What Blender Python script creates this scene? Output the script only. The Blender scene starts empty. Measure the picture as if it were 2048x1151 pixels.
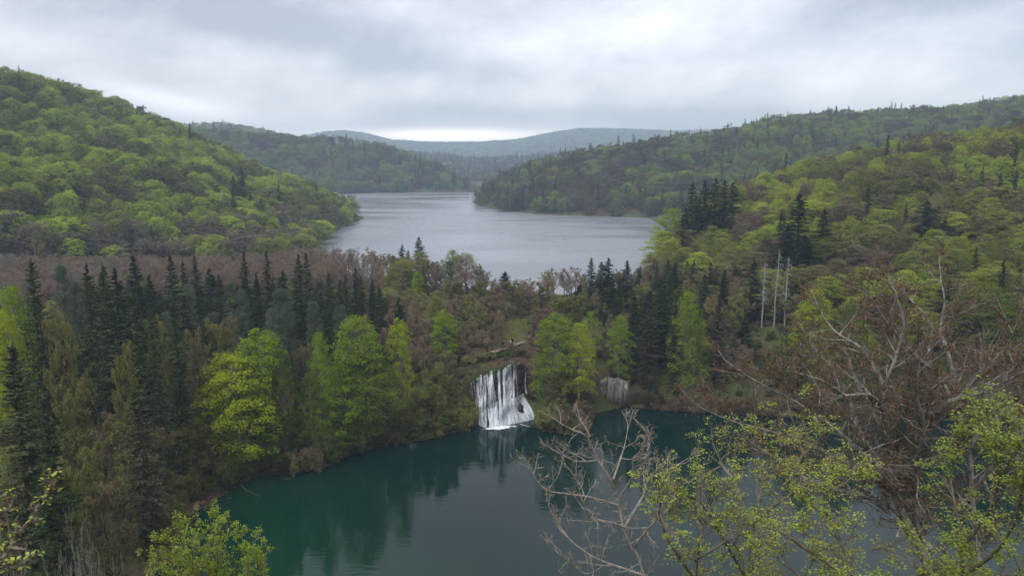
import bpy, math
import numpy as np
from mathutils import Vector
R = math.radians
sc = bpy.context.scene
COL = sc.collection
rng = np.random.default_rng(7)

# ------------------------------------------------------------------ camera
CZ = 57.0
FPX, UC, VC = 1500.0, 1024.0, 575.5
PITCH = math.atan((575.5 - 318.0) / FPX)
cam_d = bpy.data.cameras.new('camera'); cam = bpy.data.objects.new('camera', cam_d); COL.objects.link(cam)
cam_d.sensor_width = 36.0; cam_d.lens = 36.0 * FPX / 2048.0
cam_d.clip_start = 0.1; cam_d.clip_end = 20000
cam.location = (0, 0, CZ); cam.rotation_euler = (math.pi / 2 - PITCH, 0, 0)
sc.camera = cam

# ------------------------------------------------------------------ render + world + sun
sc.view_settings.view_transform = 'Standard'; sc.view_settings.look = 'None'
sc.view_settings.exposure = 0.30; sc.view_settings.gamma = 1.0
cy = sc.cycles
cy.use_denoising = True
try: cy.denoiser = 'OPENIMAGEDENOISE'
except Exception: pass
cy.max_bounces = 7; cy.diffuse_bounces = 3; cy.glossy_bounces = 3; cy.transmission_bounces = 3
cy.volume_bounces = 1; cy.transparent_max_bounces = 6
cy.caustics_reflective = False; cy.caustics_refractive = False
SUN_EL, SUN_AZ = 52.0, 215.0      # azimuth clockwise from +Y
sun_d = bpy.data.lights.new('sun', 'SUN'); sun = bpy.data.objects.new('sun', sun_d); COL.objects.link(sun)
sun_d.energy = 1.5; sun_d.angle = R(14); sun_d.color = (1.0, 0.96, 0.9)
sd = Vector((math.sin(R(SUN_AZ)) * math.cos(R(SUN_EL)), math.cos(R(SUN_AZ)) * math.cos(R(SUN_EL)), math.sin(R(SUN_EL))))
sun.rotation_euler = sd.to_track_quat('Z', 'Y').to_euler()

class NT:
    """small node-tree writer"""
    def __init__(s, tree): s.t = tree; s.n = tree.nodes; s.l = tree.links
    def new(s, typ, **kw):
        nd = s.n.new(typ)
        for k, v in kw.items():
            if k.startswith('i_'):
                k2 = k[2:]; k2 = int(k2) if k2.isdigit() else k2.replace('_', ' ')
                s.put(nd.inputs[k2], v)
            else: setattr(nd, k, v)
        return nd
    def put(s, sock, v):
        if isinstance(v, bpy.types.NodeSocket): s.l.new(v, sock)
        elif isinstance(v, bpy.types.Node): s.l.new(v.outputs[0], sock)
        else:
            try: sock.default_value = v
            except Exception: sock.default_value = (*v, 1.0)
    def math(s, op, a, b=0.0, c=0.0, clamp=False):
        nd = s.n.new('ShaderNodeMath'); nd.operation = op; nd.use_clamp = clamp
        s.put(nd.inputs[0], a); s.put(nd.inputs[1], b); s.put(nd.inputs[2], c); return nd.outputs[0]
    def vmath(s, op, a, b=(0, 0, 0)):
        nd = s.n.new('ShaderNodeVectorMath'); nd.operation = op
        s.put(nd.inputs[0], a); s.put(nd.inputs[1], b); return nd.outputs[0]
    def mix(s, f, a, b, mode='MIX'):
        nd = s.n.new('ShaderNodeMix'); nd.data_type = 'RGBA'; nd.blend_type = mode
        s.put(nd.inputs[0], f)
        for i, v in ((6, a), (7, b)):
            if isinstance(v, tuple) and len(v) == 3: v = (*v, 1.0)
            s.put(nd.inputs[i], v)
        return nd.outputs[2]
    def noise(s, vec, scale, detail=4.0, rough=0.55, dist=0.0):
        nd = s.n.new('ShaderNodeTexNoise'); s.l.new(vec, nd.inputs['Vector'])
        nd.inputs['Scale'].default_value = scale; nd.inputs['Detail'].default_value = detail
        nd.inputs['Roughness'].default_value = rough; nd.inputs['Distortion'].default_value = dist
        return nd.outputs['Fac']
    def ramp(s, f, stops):
        nd = s.n.new('ShaderNodeValToRGB'); s.put(nd.inputs[0], f); e = nd.color_ramp.elements
        while len(e) < len(stops): e.new(0.5)
        for k, (p, c) in enumerate(stops):
            e[k].position = p; e[k].color = (*c, 1.0) if len(c) == 3 else c
        return nd.outputs[0]
    def smooth(s, x, a, b):
        nd = s.n.new('ShaderNodeMapRange'); nd.interpolation_type = 'SMOOTHSTEP'
        s.put(nd.inputs[0], x); nd.inputs[1].default_value = a; nd.inputs[2].default_value = b
        return nd.outputs[0]

def build_world():
    w = bpy.data.worlds.new('World'); sc.world = w; w.use_nodes = True
    t = NT(w.node_tree); t.n.clear()
    out = t.new('ShaderNodeOutputWorld')
    sky = t.new('ShaderNodeTexSky', sky_type='NISHITA', sun_disc=False)
    sky.sun_elevation = R(SUN_EL); sky.sun_rotation = R(SUN_AZ)
    bg1 = t.new('ShaderNodeBackground', i_Color=sky.outputs[0], i_Strength=0.05)
    tc = t.new('ShaderNodeTexCoord')
    sep = t.new('ShaderNodeSeparateXYZ'); t.l.new(tc.outputs['Generated'], sep.inputs[0])
    x, y, z = sep.outputs
    az = t.math('MULTIPLY', t.math('ARCTAN2', x, y), 57.2958)      # degrees, right positive
    el = t.math('MULTIPLY', t.math('ARCSINE', z), 57.2958)
    # cloud deck seen at a slant: long streaks near the horizon
    comb = t.new('ShaderNodeCombineXYZ')
    t.put(comb.inputs[0], t.math('MULTIPLY', az, 0.055)); t.put(comb.inputs[1], t.math('MULTIPLY', el, 0.085)); comb.inputs[2].default_value = 3.3
    n1 = t.noise(comb.outputs[0], 1.0, 8.0, 0.58, 0.25)
    comb2 = t.new('ShaderNodeCombineXYZ')
    t.put(comb2.inputs[0], t.math('MULTIPLY', t.math('ADD', az, t.math('MULTIPLY', el, -0.9)), 0.11)); t.put(comb2.inputs[1], t.math('MULTIPLY', el, 0.20)); comb2.inputs[2].default_value = 9.1
    n2 = t.noise(comb2.outputs[0], 1.0, 8.0, 0.6, 0.2)
    def blob(a0, e0, sa, se, skew=0.0):
        da = t.math('DIVIDE', t.math('SUBTRACT', az, a0), sa)
        de = t.math('SUBTRACT', t.math('SUBTRACT', el, e0), t.math('MULTIPLY', t.math('SUBTRACT', az, a0), skew))
        de = t.math('DIVIDE', de, se)
        r2 = t.math('ADD', t.math('MULTIPLY', da, da), t.math('MULTIPLY', de, de))
        return t.math('EXPONENT', t.math('MULTIPLY', r2, -1.0))
    b = t.math('ADD', 0.50, t.math('MULTIPLY', t.math('SUBTRACT', n1, 0.5), 0.9))
    b = t.math('ADD', b, t.math('MULTIPLY', t.math('SUBTRACT', n2, 0.5), 0.62))
    for amp, args in SKYBLOBS:
        b = t.math('ADD', b, t.math('MULTIPLY', blob(*args), amp))
    b = t.math('ADD', b, t.math('MULTIPLY', t.smooth(el, 12.0, 60.0), 0.50))
    b = t.math('MAXIMUM', b, 0.3)
    cool = t.mix(t.math('MULTIPLY', b, 1.0, clamp=True), (1.03, 0.985, 0.985), (1.05, 1.0, 0.975))
    col = t.vmath('SCALE', cool); t.n[-1].inputs['Scale'].default_value = 1.0
    t.l.new(b, t.n[-1].inputs['Scale'])
    warm = blob(-4.8, 1.75, 7.0, 0.5)
    col = t.mix(t.math('MULTIPLY', warm, 0.8, clamp=True), col, (2.5, 2.15, 1.75))
    bg2 = t.new('ShaderNodeBackground', i_Color=col, i_Strength=1.0)
    add = t.new('ShaderNodeAddShader'); t.l.new(bg1.outputs[0], add.inputs[0]); t.l.new(bg2.outputs[0], add.inputs[1])
    t.l.new(add.outputs[0], out.inputs[0])
# (amplitude, (azimuth deg, elevation deg, half widths, skew))
SKYBLOBS = [(0.20, (-33, 7.2, 8, 1.6, -0.1)), (0.40, (-24.5, 3.9, 4.5, 0.9, -0.2)), (-0.34, (-17, 9.2, 13, 1.9, -0.16)), (-0.12, (-4, 6.6, 7, 1.3, -0.1)),
            (-0.24, (0, 3.4, 11, 0.8, -0.03)), (0.15, (7, 9.0, 5, 3.2, 0.1)), (0.16, (24, 5.2, 12, 1.6, 0.0)), (-0.16, (29, 10.4, 7, 1.4, 0.0)),
            (-0.26, (15, 2.4, 7, 0.9, 0.0)), (0.40, (-5, 1.55, 9, 0.5, 0.0)), (0.12, (0, 8.0, 5, 1.2, 0.0))]
build_world()

# ------------------------------------------------------------------ tagging
def tag(o, label=None, cat=None, group=None, kind=None):
    if label: o['label'] = label
    if cat: o['category'] = cat
    if group: o['group'] = group
    if kind: o['kind'] = kind
    return o
def link(name, me, parent=None, loc=None):
    o = bpy.data.objects.new(name, me); COL.objects.link(o)
    if parent is not None: o.parent = parent
    if loc is not None: o.location = loc
    return o

# ------------------------------------------------------------------ pixels of the survey photo -> bearings
def ray(u, v):
    """bearing (rad) and slope dz/dh for a direction"""
    u = np.asarray(u, float); v = np.asarray(v, float)
    a = (u - UC); c = (VC - v)
    dy = FPX * math.cos(PITCH) + c * math.sin(PITCH)
    dz = -FPX * math.sin(PITCH) + c * math.cos(PITCH)
    return np.arctan2(a, dy), dz / np.hypot(a, dy)
def at(u, v, d):
    a, s = ray(u, v)
    return np.stack([d * np.sin(a), d * np.cos(a), CZ + s * d + 0 * a], -1)
def atz(u, v, z):
    a, s = ray(u, v); d = (z - CZ) / s
    return np.stack([d * np.sin(a), d * np.cos(a), z + 0 * a], -1)
def proj(x, y, z):
    dz = z - CZ
    f = y * math.cos(PITCH) - dz * math.sin(PITCH)
    up = y * math.sin(PITCH) + dz * math.cos(PITCH)
    return UC + FPX * x / f, VC - FPX * up / f
def uh(x, y):
    """horizon-row pixel column of a bearing"""
    az = np.clip(np.arctan2(x, y), -1.3, 1.3)
    return UC + 1522.0 * np.tan(az)

# ------------------------------------------------------------------ lakes
def polyd(d_u):
    return [(d * math.sin(math.atan((u - UC) / 1522)), d * math.cos(math.atan((u - UC) / 1522))) for u, d in d_u]
low_far = [tuple(atz(u, v, 0.0)[:2]) for u, v in
    [(318, 1120), (335, 1075), (345, 1040), (385, 1000), (450, 975), (520, 952), (580, 948), (645, 938), (700, 908), (760, 893),
     (850, 880), (925, 862), (955, 848), (985, 846), (1035, 842), (1066, 838), (1085, 862), (1130, 869), (1180, 858), (1192, 825), (1250, 812), (1330, 820),
     (1420, 825), (1560, 833), (1700, 838), (1850, 838), (2048, 848), (2300, 870), (2700, 900)]]
LOW = low_far + [(150, 60), (90, 44), (50, 38), (25, 36), (0, 42), (-20, 50), (-34, 62), (-42, 74)]
UP = polyd([(610, 330), (700, 285), (800, 268), (990, 250), (1130, 248), (1250, 262), (1320, 290), (1345, 330), (1350, 420), (1330, 520),
            (1300, 598), (1200, 602), (1080, 622), (1000, 670), (958, 740), (943, 800), (955, 900), (965, 1035), (900, 1040), (820, 1035),
            (720, 1025), (640, 1000), (560, 980), (600, 760), (690, 640), (724, 600), (715, 570), (690, 530), (662, 480), (640, 444), (622, 400)])
def sdf(P, x, y):
    """signed distance, positive inside"""
    x = np.asarray(x, float); y = np.asarray(y, float)
    P = np.array(P); Q = np.roll(P, -1, 0)
    best = np.full(x.shape, 1e18); ins = np.zeros(x.shape, bool)
    for (ax, ay), (bx, by) in zip(P, Q):
        ex, ey = bx - ax, by - ay
        t = np.clip(((x - ax) * ex + (y - ay) * ey) / (ex * ex + ey * ey), 0, 1)
        best = np.minimum(best, (x - ax - t * ex) ** 2 + (y - ay - t * ey) ** 2)
        c = ((ay > y) != (by > y)) & (x < (bx - ax) * (y - ay) / (by - ay + 1e-12) + ax)
        ins ^= c
    d = np.sqrt(best); return np.where(ins, d, -d)
ZU = 12.0

# ------------------------------------------------------------------ smooth random field
class Field:
    def __init__(s, seed, scale, octs=4):
        r = np.random.default_rng(seed); s.w = []
        for o in range(octs):
            for _ in range(7):
                a = r.uniform(0, 6.283); k = 6.283 / scale * 2 ** o * r.uniform(.6, 1.4)
                s.w.append((k * math.cos(a), k * math.sin(a), r.uniform(0, 6.283), 0.5 ** o / 2.2))
    def __call__(s, x, y):
        return sum(a * np.sin(kx * x + ky * y + p) for kx, ky, p, a in s.w)   # about -1.5..1.5
F_big = Field(1, 120); F_mid = Field(2, 30); F_small = Field(3, 9, 3)

# ------------------------------------------------------------------ hills: ridge (u, v of tree tops, distance), foot distance
def ridge(pts, treeh):
    P = np.array(pts, float); a, s = ray(P[:, 0], P[:, 1])
    return a, P[:, 2], CZ + s * P[:, 2] - treeh, P[:, 3]
HILLS = {
 'left':  (ridge([(-900, 120, 560, 300), (-300, 120, 600, 310), (0, 141, 620, 330), (60, 147, 625, 335), (130, 160, 630, 340), (200, 182, 635, 348), (260, 205, 640, 352), (330, 234, 645, 360),
                  (400, 270, 640, 372), (470, 303, 635, 390), (530, 330, 625, 405), (600, 355, 615, 425), (660, 382, 610, 470), (700, 395, 606, 540), (722, 412, 603, 590), (727, 440, 600, 597)], 12.5), 0.80),
 'midleft': (ridge([(100, 262, 1300, 1050), (300, 256, 1250, 1030), (380, 253, 1230, 1030), (450, 257, 1220, 1030), (520, 263, 1200, 1030), (600, 270, 1190, 1032), (680, 272, 1180, 1035), (760, 284, 1160, 1037), (830, 307, 1140, 1038),
                  (880, 327, 1120, 1038), (920, 350, 1090, 1040), (955, 374, 1065, 1042), (975, 395, 1050, 1045)], 12), 0.85),
 'backleft': (ridge([(100, 262, 1900, 1500), (330, 251, 1900, 1500), (385, 246, 1900, 1500), (440, 244, 1900, 1500), (480, 249, 1900, 1500), (530, 259, 1900, 1500), (600, 275, 1900, 1500), (700, 300, 1900, 1600)], 11), 0.9),
 'far': (ridge([(300, 300, 4300, 2700), (560, 284, 4300, 2700), (620, 270, 4300, 2700), (650, 264, 4300, 2700), (690, 261, 4300, 2700), (730, 267, 4300, 2700), (780, 280, 4200, 2700), (860, 284.5, 4200, 2600), (950, 285, 4200, 2600), (1040, 279, 4300, 2600), (1100, 266, 4400, 2600),
                  (1160, 257, 4400, 2600), (1250, 258, 4400, 2600), (1350, 262, 4400, 2600), (1450, 259, 4400, 2600), (1700, 262, 4400, 2600), (2300, 262, 4400, 2600)], 8), 0.9),
 'farlow': (ridge([(600, 306, 2200, 1500), (700, 302, 2200, 1500), (800, 303, 2200, 1500), (900, 310, 2150, 1500), (960, 318, 2100, 1450), (1010, 314, 2200, 1450), (1100, 308, 2200, 1500), (1300, 290, 2200, 1500), (1500, 290, 2200, 1500)], 10), 0.9),
 'right': (ridge([(936, 430, 840, 800), (944, 392, 850, 800), (965, 368, 850, 760), (1000, 346, 840, 690), (1050, 326, 825, 650), (1100, 313, 820, 628), (1160, 299, 815, 610), (1230, 289, 820, 602), (1300, 275, 830, 600), (1350, 266, 850, 596), (1420, 264, 880, 590),
                  (1480, 250, 900, 590), (1540, 234, 930, 590), (1600, 226, 950, 590), (1660, 220, 960, 590), (1720, 223, 970, 590), (1780, 217, 980, 590), (1850, 214, 990, 590), (1920, 209, 1000, 590), (1980, 202, 1000, 590), (2048, 190, 1000, 590), (2400, 170, 1000, 590), (3200, 150, 1000, 590)], 12), 0.85),
 'near': (ridge([(1290, 452, 330, 300), (1320, 430, 335, 270), (1360, 412, 345, 240), (1420, 390, 360, 225), (1480, 360, 380, 215), (1540, 345, 395, 208), (1600, 325, 405, 204), (1660, 308, 415, 200), (1720, 291, 425, 198), (1800, 273, 435, 196), (1860, 262, 440, 195),
                  (1950, 253, 450, 192), (2048, 242, 455, 190), (2400, 210, 460, 185), (3200, 180, 460, 170)], 13), 0.80),
}
def layer(key, az, d):
    (a, rd, rz, fd), p = HILLS[key]
    D = np.interp(az, a, rd); Z = np.interp(az, a, rz); F = np.interp(az, a, fd)
    z0 = ZU + 1.0
    t = np.clip((d - F) / np.maximum(D - F, 1), 0, 1)
    front = z0 + (Z - z0) * (t ** p * 0.75 + 0.25 * (3 * t * t - 2 * t ** 3))
    back = z0 + (Z - z0) * np.exp(-((np.maximum(d - D, 0)) / (0.22 * D + 30)) ** 2)
    h = np.where(d < D, front, back)
    edge = 0.10
    w = np.clip((az - a[0]) / edge + 1, 0, 1) * np.clip((a[-1] - az) / edge + 1, 0, 1)
    out = np.where((az < a[0]) | (az > a[-1]), z0 + (h - z0) * w * w, h)
    return np.where(Z < z0, np.minimum(out, z0), out), D, F, t
def height(x, y, full=False):
    x = np.asarray(x, float); y = np.asarray(y, float)
    d = np.hypot(x, y); az = np.arctan2(x, y)
    sl = sdf(LOW, x, y); su = sdf(UP, x, y)
    u = uh(x, y)
    # the barrier between the lakes
    dl = np.maximum(-sl, 0)
    slope = np.interp(u, [200, 700, 880, 930, 1065, 1090, 1150, 1175, 1245, 1270, 1900], [0.22, 0.24, 0.30, 0.6, 0.6, 0.33, 0.4, 1.6, 1.6, 0.5, 0.5])
    base = 13.3 * (1 - np.exp(-dl * slope / 13.3 * 1.6)) + 0.25 * F_mid(x, y) * np.clip(dl / 8, 0, 1) + 0.9 * F_mid(x, y) * np.clip((d - 200) / 40, 0, 1)
    ff = np.clip((u - 918) / 14, 0, 1) * np.clip((1074 - u) / 12, 0, 1)
    q = np.clip((dl - 6.2) / 2.6, 0, 1); fall = 4.2 * np.clip(dl / 5, 0, 1) + 6.8 * q * q * (3 - 2 * q) + 2.0 * np.clip((dl - 9) / 14, 0, 1)
    base = base * (1 - ff) + np.where(dl < 40, fall, base) * ff
    bench = base
    h = bench
    for k in HILLS:
        L, D, F, t = layer(k, az, d)
        rough = (F_mid(x, y) * 1.2 + F_big(x, y) * 2.2) * np.clip((d - F) / 60, 0, 1) * np.clip((L - 14) / 25, 0, 1)
        L = L + rough * np.where(t > 0.9, 0.25, 1.0)
        h = np.maximum(h, np.where(d < F - 2, -50, L))
    # bank the viewpoint stands on
    cone = 55.4 - 1.3 * np.maximum(d - 1.0, 0) + 0.5 * F_small(x, y) * np.clip((d - 2) / 10, 0, 1)
    back = np.where(np.abs(az) > 1.25, 55.4 - 0.12 * d, -50)
    h = np.where(sl > 0, -0.4 - 0.22 * np.minimum(sl, 18), np.maximum(h, 0.15 + 0 * h))
    near_bank = np.where((y < 75) & (sl <= 0), 0.3 + dl * 0.9, -50)
    h = np.maximum(h, np.where(sl > 0, np.where(d < 30, cone, -50), np.maximum(cone, np.where(d < 90, near_bank * np.clip((90 - d) / 20, 0, 1), -50))))
    h = np.maximum(h, back)
    h = np.where(su > 0, ZU - 0.3 - 0.2 * np.minimum(su, 15), np.where(-su < 12, np.minimum(h, ZU + 0.3 + 0.6 * np.maximum(-su, 0)), h))
    h = np.where((su <= 0) & (d > 225), np.maximum(h, ZU + 0.25), h)
    return h

def grid_mesh(name, X, Y, Z, wrap=False):
    n, m = X.shape
    V = np.stack([X, Y, Z], -1).reshape(-1, 3)
    i = np.arange(n * m).reshape(n, m)
    if wrap: i = np.concatenate([i, i[:1]], 0)
    F = np.stack([i[:-1, :-1], i[:-1, 1:], i[1:, 1:], i[1:, :-1]], -1).reshape(-1, 4)
    return np_mesh(name, V, F)
def np_mesh(name, V, F, mats=None, mi=None, smooth=False):
    me = bpy.data.meshes.new(name)
    V = np.ascontiguousarray(V, dtype=np.float32); F = np.ascontiguousarray(F, dtype=np.int32)
    k = F.shape[1]
    me.vertices.add(len(V)); me.vertices.foreach_set('co', V.ravel())
    me.loops.add(F.size); me.loops.foreach_set('vertex_index', F.ravel())
    me.polygons.add(len(F)); me.polygons.foreach_set('loop_start', np.arange(0, F.size, k, dtype=np.int32))
    for m in (mats or []): me.materials.append(m)
    if mi is not None: me.polygons.foreach_set('material_index', np.asarray(mi, dtype=np.int32))
    me.polygons.foreach_set('use_smooth', np.full(len(F), smooth, dtype=bool))
    me.update(calc_edges=True)
    return me

# ------------------------------------------------------------------ materials
def mat(name):
    m = bpy.data.materials.new(name); m.use_nodes = True
    t = NT(m.node_tree); t.n.clear()
    out = t.new('ShaderNodeOutputMaterial')
    return m, t, out
def simple(name, rough, colf, bump=None):
    m, t, out = mat(name)
    p = t.new('ShaderNodeBsdfPrincipled'); p.inputs['Roughness'].default_value = rough
    p.inputs['Specular IOR Level'].default_value = 0.25
    geo = t.new('ShaderNodeNewGeometry'); tc = t.new('ShaderNodeTexCoord')
    c = colf(t, geo.outputs['Position'], tc.outputs['Object'])
    t.put(p.inputs['Base Color'], c if not isinstance(c, tuple) else (*c, 1))
    if bump:
        b = t.new('ShaderNodeBump'); b.inputs['Strength'].default_value = bump[2]; b.inputs['Distance'].default_value = bump[1]
        t.l.new(t.noise(geo.outputs['Position'], bump[0], 6), b.inputs['Height']); t.l.new(b.outputs[0], p.inputs['Normal'])
    t.l.new(p.outputs[0], out.inputs[0]); return m

def ground_col(t, pos, obj):
    a = t.noise(pos, 0.08, 6); b = t.noise(pos, 1.3, 6, 0.65)
    litter = t.ramp(b, [(0.3, (0.030, 0.022, 0.012)), (0.5, (0.065, 0.045, 0.025)), (0.7, (0.105, 0.075, 0.045))])
    grass = t.ramp(b, [(0.3, (0.030, 0.045, 0.012)), (0.6, (0.075, 0.10, 0.028)), (0.8, (0.10, 0.11, 0.04))])
    return t.mix(t.smooth(a, 0.42, 0.62), litter, grass)
M_ground = simple('ground_litter', 0.95, ground_col, (0.9, 0.4, 0.7))

def leaf_mat(name, trans=0.3, var=0.5, rgb=None, gloss=0.0, clump=0.35):
    m, t, out = mat(name)
    if rgb is None:
        at_ = t.new('ShaderNodeAttribute', attribute_type='INSTANCER', attribute_name='tint'); base = at_.outputs['Color']
    else:
        base = t.new('ShaderNodeRGB'); base.outputs[0].default_value = (*rgb, 1); base = base.outputs[0]
    tc = t.new('ShaderNodeTexCoord'); oi = t.new('ShaderNodeObjectInfo')
    off = t.vmath('ADD', tc.outputs['Object'], oi.outputs['Location'])
    n1 = t.noise(off, clump, 3); n2 = t.noise(off, 5.0, 2, 0.7)
    k = t.math('ADD', t.math('MULTIPLY', t.math('SUBTRACT', n1, 0.5), var * 1.6), t.math('MULTIPLY', t.math('SUBTRACT', n2, 0.5), var * 1.9))
    k = t.math('ADD', k, 1.0); k = t.math('MAXIMUM', k, 0.25)
    hs = t.new('ShaderNodeHueSaturation'); t.l.new(base, hs.inputs['Color']); t.l.new(k, hs.inputs['Value'])
    t.put(hs.inputs['Hue'], t.math('ADD', 0.5, t.math('MULTIPLY', t.math('SUBTRACT', n1, 0.5), 0.05)))
    d = t.new('ShaderNodeBsdfDiffuse'); t.l.new(hs.outputs[0], d.inputs[0])
    tr = t.new('ShaderNodeBsdfTranslucent'); t.l.new(hs.outputs[0], tr.inputs[0])
    mx = t.new('ShaderNodeMixShader'); mx.inputs[0].default_value = trans
    t.l.new(d.outputs[0], mx.inputs[1]); t.l.new(tr.outputs[0], mx.inputs[2])
    last = mx.outputs[0]
    if gloss:
        g = t.new('ShaderNodeBsdfGlossy'); g.inputs['Roughness'].default_value = 0.45; g.inputs[0].default_value = (1, 1, 1, 1)
        m2 = t.new('ShaderNodeMixShader'); m2.inputs[0].default_value = gloss
        t.l.new(last, m2.inputs[1]); t.l.new(g.outputs[0], m2.inputs[2]); last = m2.outputs[0]
    t.l.new(last, out.inputs[0]); return m
M_leaf = leaf_mat('broad_leaves', 0.42, 0.42)
M_needle = leaf_mat('needles', 0.10, 0.6)
M_twig = leaf_mat('twigs_and_buds', 0.05, 0.6)
def bark_col(dark, light, sc_=3.0):
    def f(t, pos, obj):
        mp = t.new('ShaderNodeMapping'); t.l.new(pos, mp.inputs[0]); mp.inputs['Scale'].default_value = (1, 1, 0.35)
        return t.ramp(t.noise(mp.outputs[0], sc_, 6, 0.65), [(0.35, dark), (0.65, light)])
    return f
M_bark = simple('bark', 0.9, bark_col((0.035, 0.028, 0.022), (0.12, 0.10, 0.085)), (8, 0.03, 0.6))
M_greybark = simple('grey_bark', 0.85, bark_col((0.10, 0.095, 0.085), (0.36, 0.345, 0.32), 7), (12, 0.02, 0.5))
M_palebark = simple('pale_bark', 0.85, bark_col((0.17, 0.145, 0.125), (0.44, 0.395, 0.355), 9), (14, 0.015, 0.5))
M_deadwood = simple('dead_wood', 0.9, bark_col((0.20, 0.19, 0.18), (0.42, 0.40, 0.38), 5))
# ------------------------------------------------------------------ ground, water
def build_setting():
    az = np.concatenate([np.arange(-180, -50, 3.0), np.arange(-50, -38, 0.6), np.arange(-38, 38, 0.14), np.arange(38, 50, 0.6), np.arange(50, 180, 3.0)])
    az = np.radians(az)
    d = np.concatenate([[0.05, 0.5], np.geomspace(1.0, 100, 90), np.arange(101, 300, 1.1), np.geomspace(300, 5500, 190)])
    A, D = np.meshgrid(az, d, indexing='ij')
    X = D * np.sin(A); Y = D * np.cos(A)
    Z = height(X, Y)
    Z = Z + 0.12 * F_small(X, Y) * (D > 20) * (sdf(LOW, X, Y) < -1) * (D < 330)
    me = grid_mesh('ground', X, Y, Z, wrap=True)
    # the sheet faces upward
    me.materials.append(M_ground); me.polygons.foreach_set('use_smooth', np.ones(len(me.polygons), dtype=bool))
    me.update(); me.flip_normals()
    tag(link('ground', me), kind='structure')

def water_mat(name, body, rough, bumps, shallow=None):
    m, t, out = mat(name)
    p = t.new('ShaderNodeBsdfPrincipled'); p.inputs['Roughness'].default_value = rough; p.inputs['IOR'].default_value = 1.333
    geo = t.new('ShaderNodeNewGeometry'); pos = geo.outputs['Position']
    if shallow:
        sep = t.new('ShaderNodeSeparateXYZ'); t.l.new(pos, sep.inputs[0])
        n = t.noise(pos, 0.03, 3)
        f = t.math('ADD', t.math('MULTIPLY', sep.outputs[0], -0.018), t.math('MULTIPLY', sep.outputs[1], -0.012))
        f = t.math('ADD', f, t.math('ADD', t.math('MULTIPLY', n, 0.6), 0.95), clamp=True)
        c = t.mix(f, body, shallow); t.l.new(c, p.inputs['Base Color'])
    else: p.inputs['Base Color'].default_value = (*body, 1)
    last = None
    for sx, sy, scale, strength, dist in bumps:
        mp = t.new('ShaderNodeMapping'); t.l.new(pos, mp.inputs[0]); mp.inputs['Scale'].default_value = (sx, sy, 1)
        mp.inputs['Rotation'].default_value = (0, 0, R(8))
        b = t.new('ShaderNodeBump'); b.inputs['Strength'].default_value = strength; b.inputs['Distance'].default_value = dist
        t.l.new(t.noise(mp.outputs[0], scale, 4, 0.5, 0.3), b.inputs['Height'])
        if last is not None: t.l.new(last, b.inputs['Normal'])
        last = b.outputs[0]
    t.l.new(last, p.inputs['Normal'])
    if not shallow:
        mp = t.new('ShaderNodeMapping'); t.l.new(pos, mp.inputs[0]); mp.inputs['Scale'].default_value = (0.4, 1, 1)
        t.put(p.inputs['Roughness'], t.math('ADD', 0.14, t.math('MULTIPLY', t.smooth(t.noise(mp.outputs[0], 0.02, 4), .35, .65), 0.22)))
    t.l.new(p.outputs[0], out.inputs[0]); return m
def build_water():
    def sheet(x0, y0, x1, y1, z, m):
        me = np_mesh('water', [(x0, y0, z), (x1, y0, z), (x1, y1, z), (x0, y1, z)], [(0, 1, 2, 3)], [m])
        tag(link('water', me), kind='structure')
    sheet(-75, 30, 235, 185, 0.0, water_mat('green_lake_water', (0.0010, 0.0155, 0.0140), 0.02,
          [(0.22, 1.0, 1.3, 0.40, 0.05), (0.10, 0.35, 0.5, 0.16, 0.12)], (0.0016, 0.034, 0.018)))
    sheet(-420, 238, 420, 1080, ZU, water_mat('grey_lake_water', (0.18, 0.20, 0.22), 0.28,  # pale base colour stands in for sky reflected off the wind ripples
          [(0.7, 1.0, 2.2, 0.5, 0.05)]))
def build_haze(dens=0.00024):
    me = np_mesh('haze', [(x, y, z) for x in (-5600, 5600) for y in (-5600, 5600) for z in (-6.5, 285)],
                 [(0, 1, 3, 2), (4, 6, 7, 5), (0, 4, 5, 1), (2, 3, 7, 6), (0, 2, 6, 4), (1, 5, 7, 3)])
    m, t, out = mat('haze')
    v = t.new('ShaderNodeVolumePrincipled'); v.inputs['Color'].default_value = (0.62, 0.78, 1.0, 1); v.inputs['Density'].default_value = dens
    v.inputs['Anisotropy'].default_value = 0.0
    t.l.new(v.outputs[0], out.inputs['Volume']); me.materials.append(m)
    tag(link('haze', me), kind='stuff')

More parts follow.
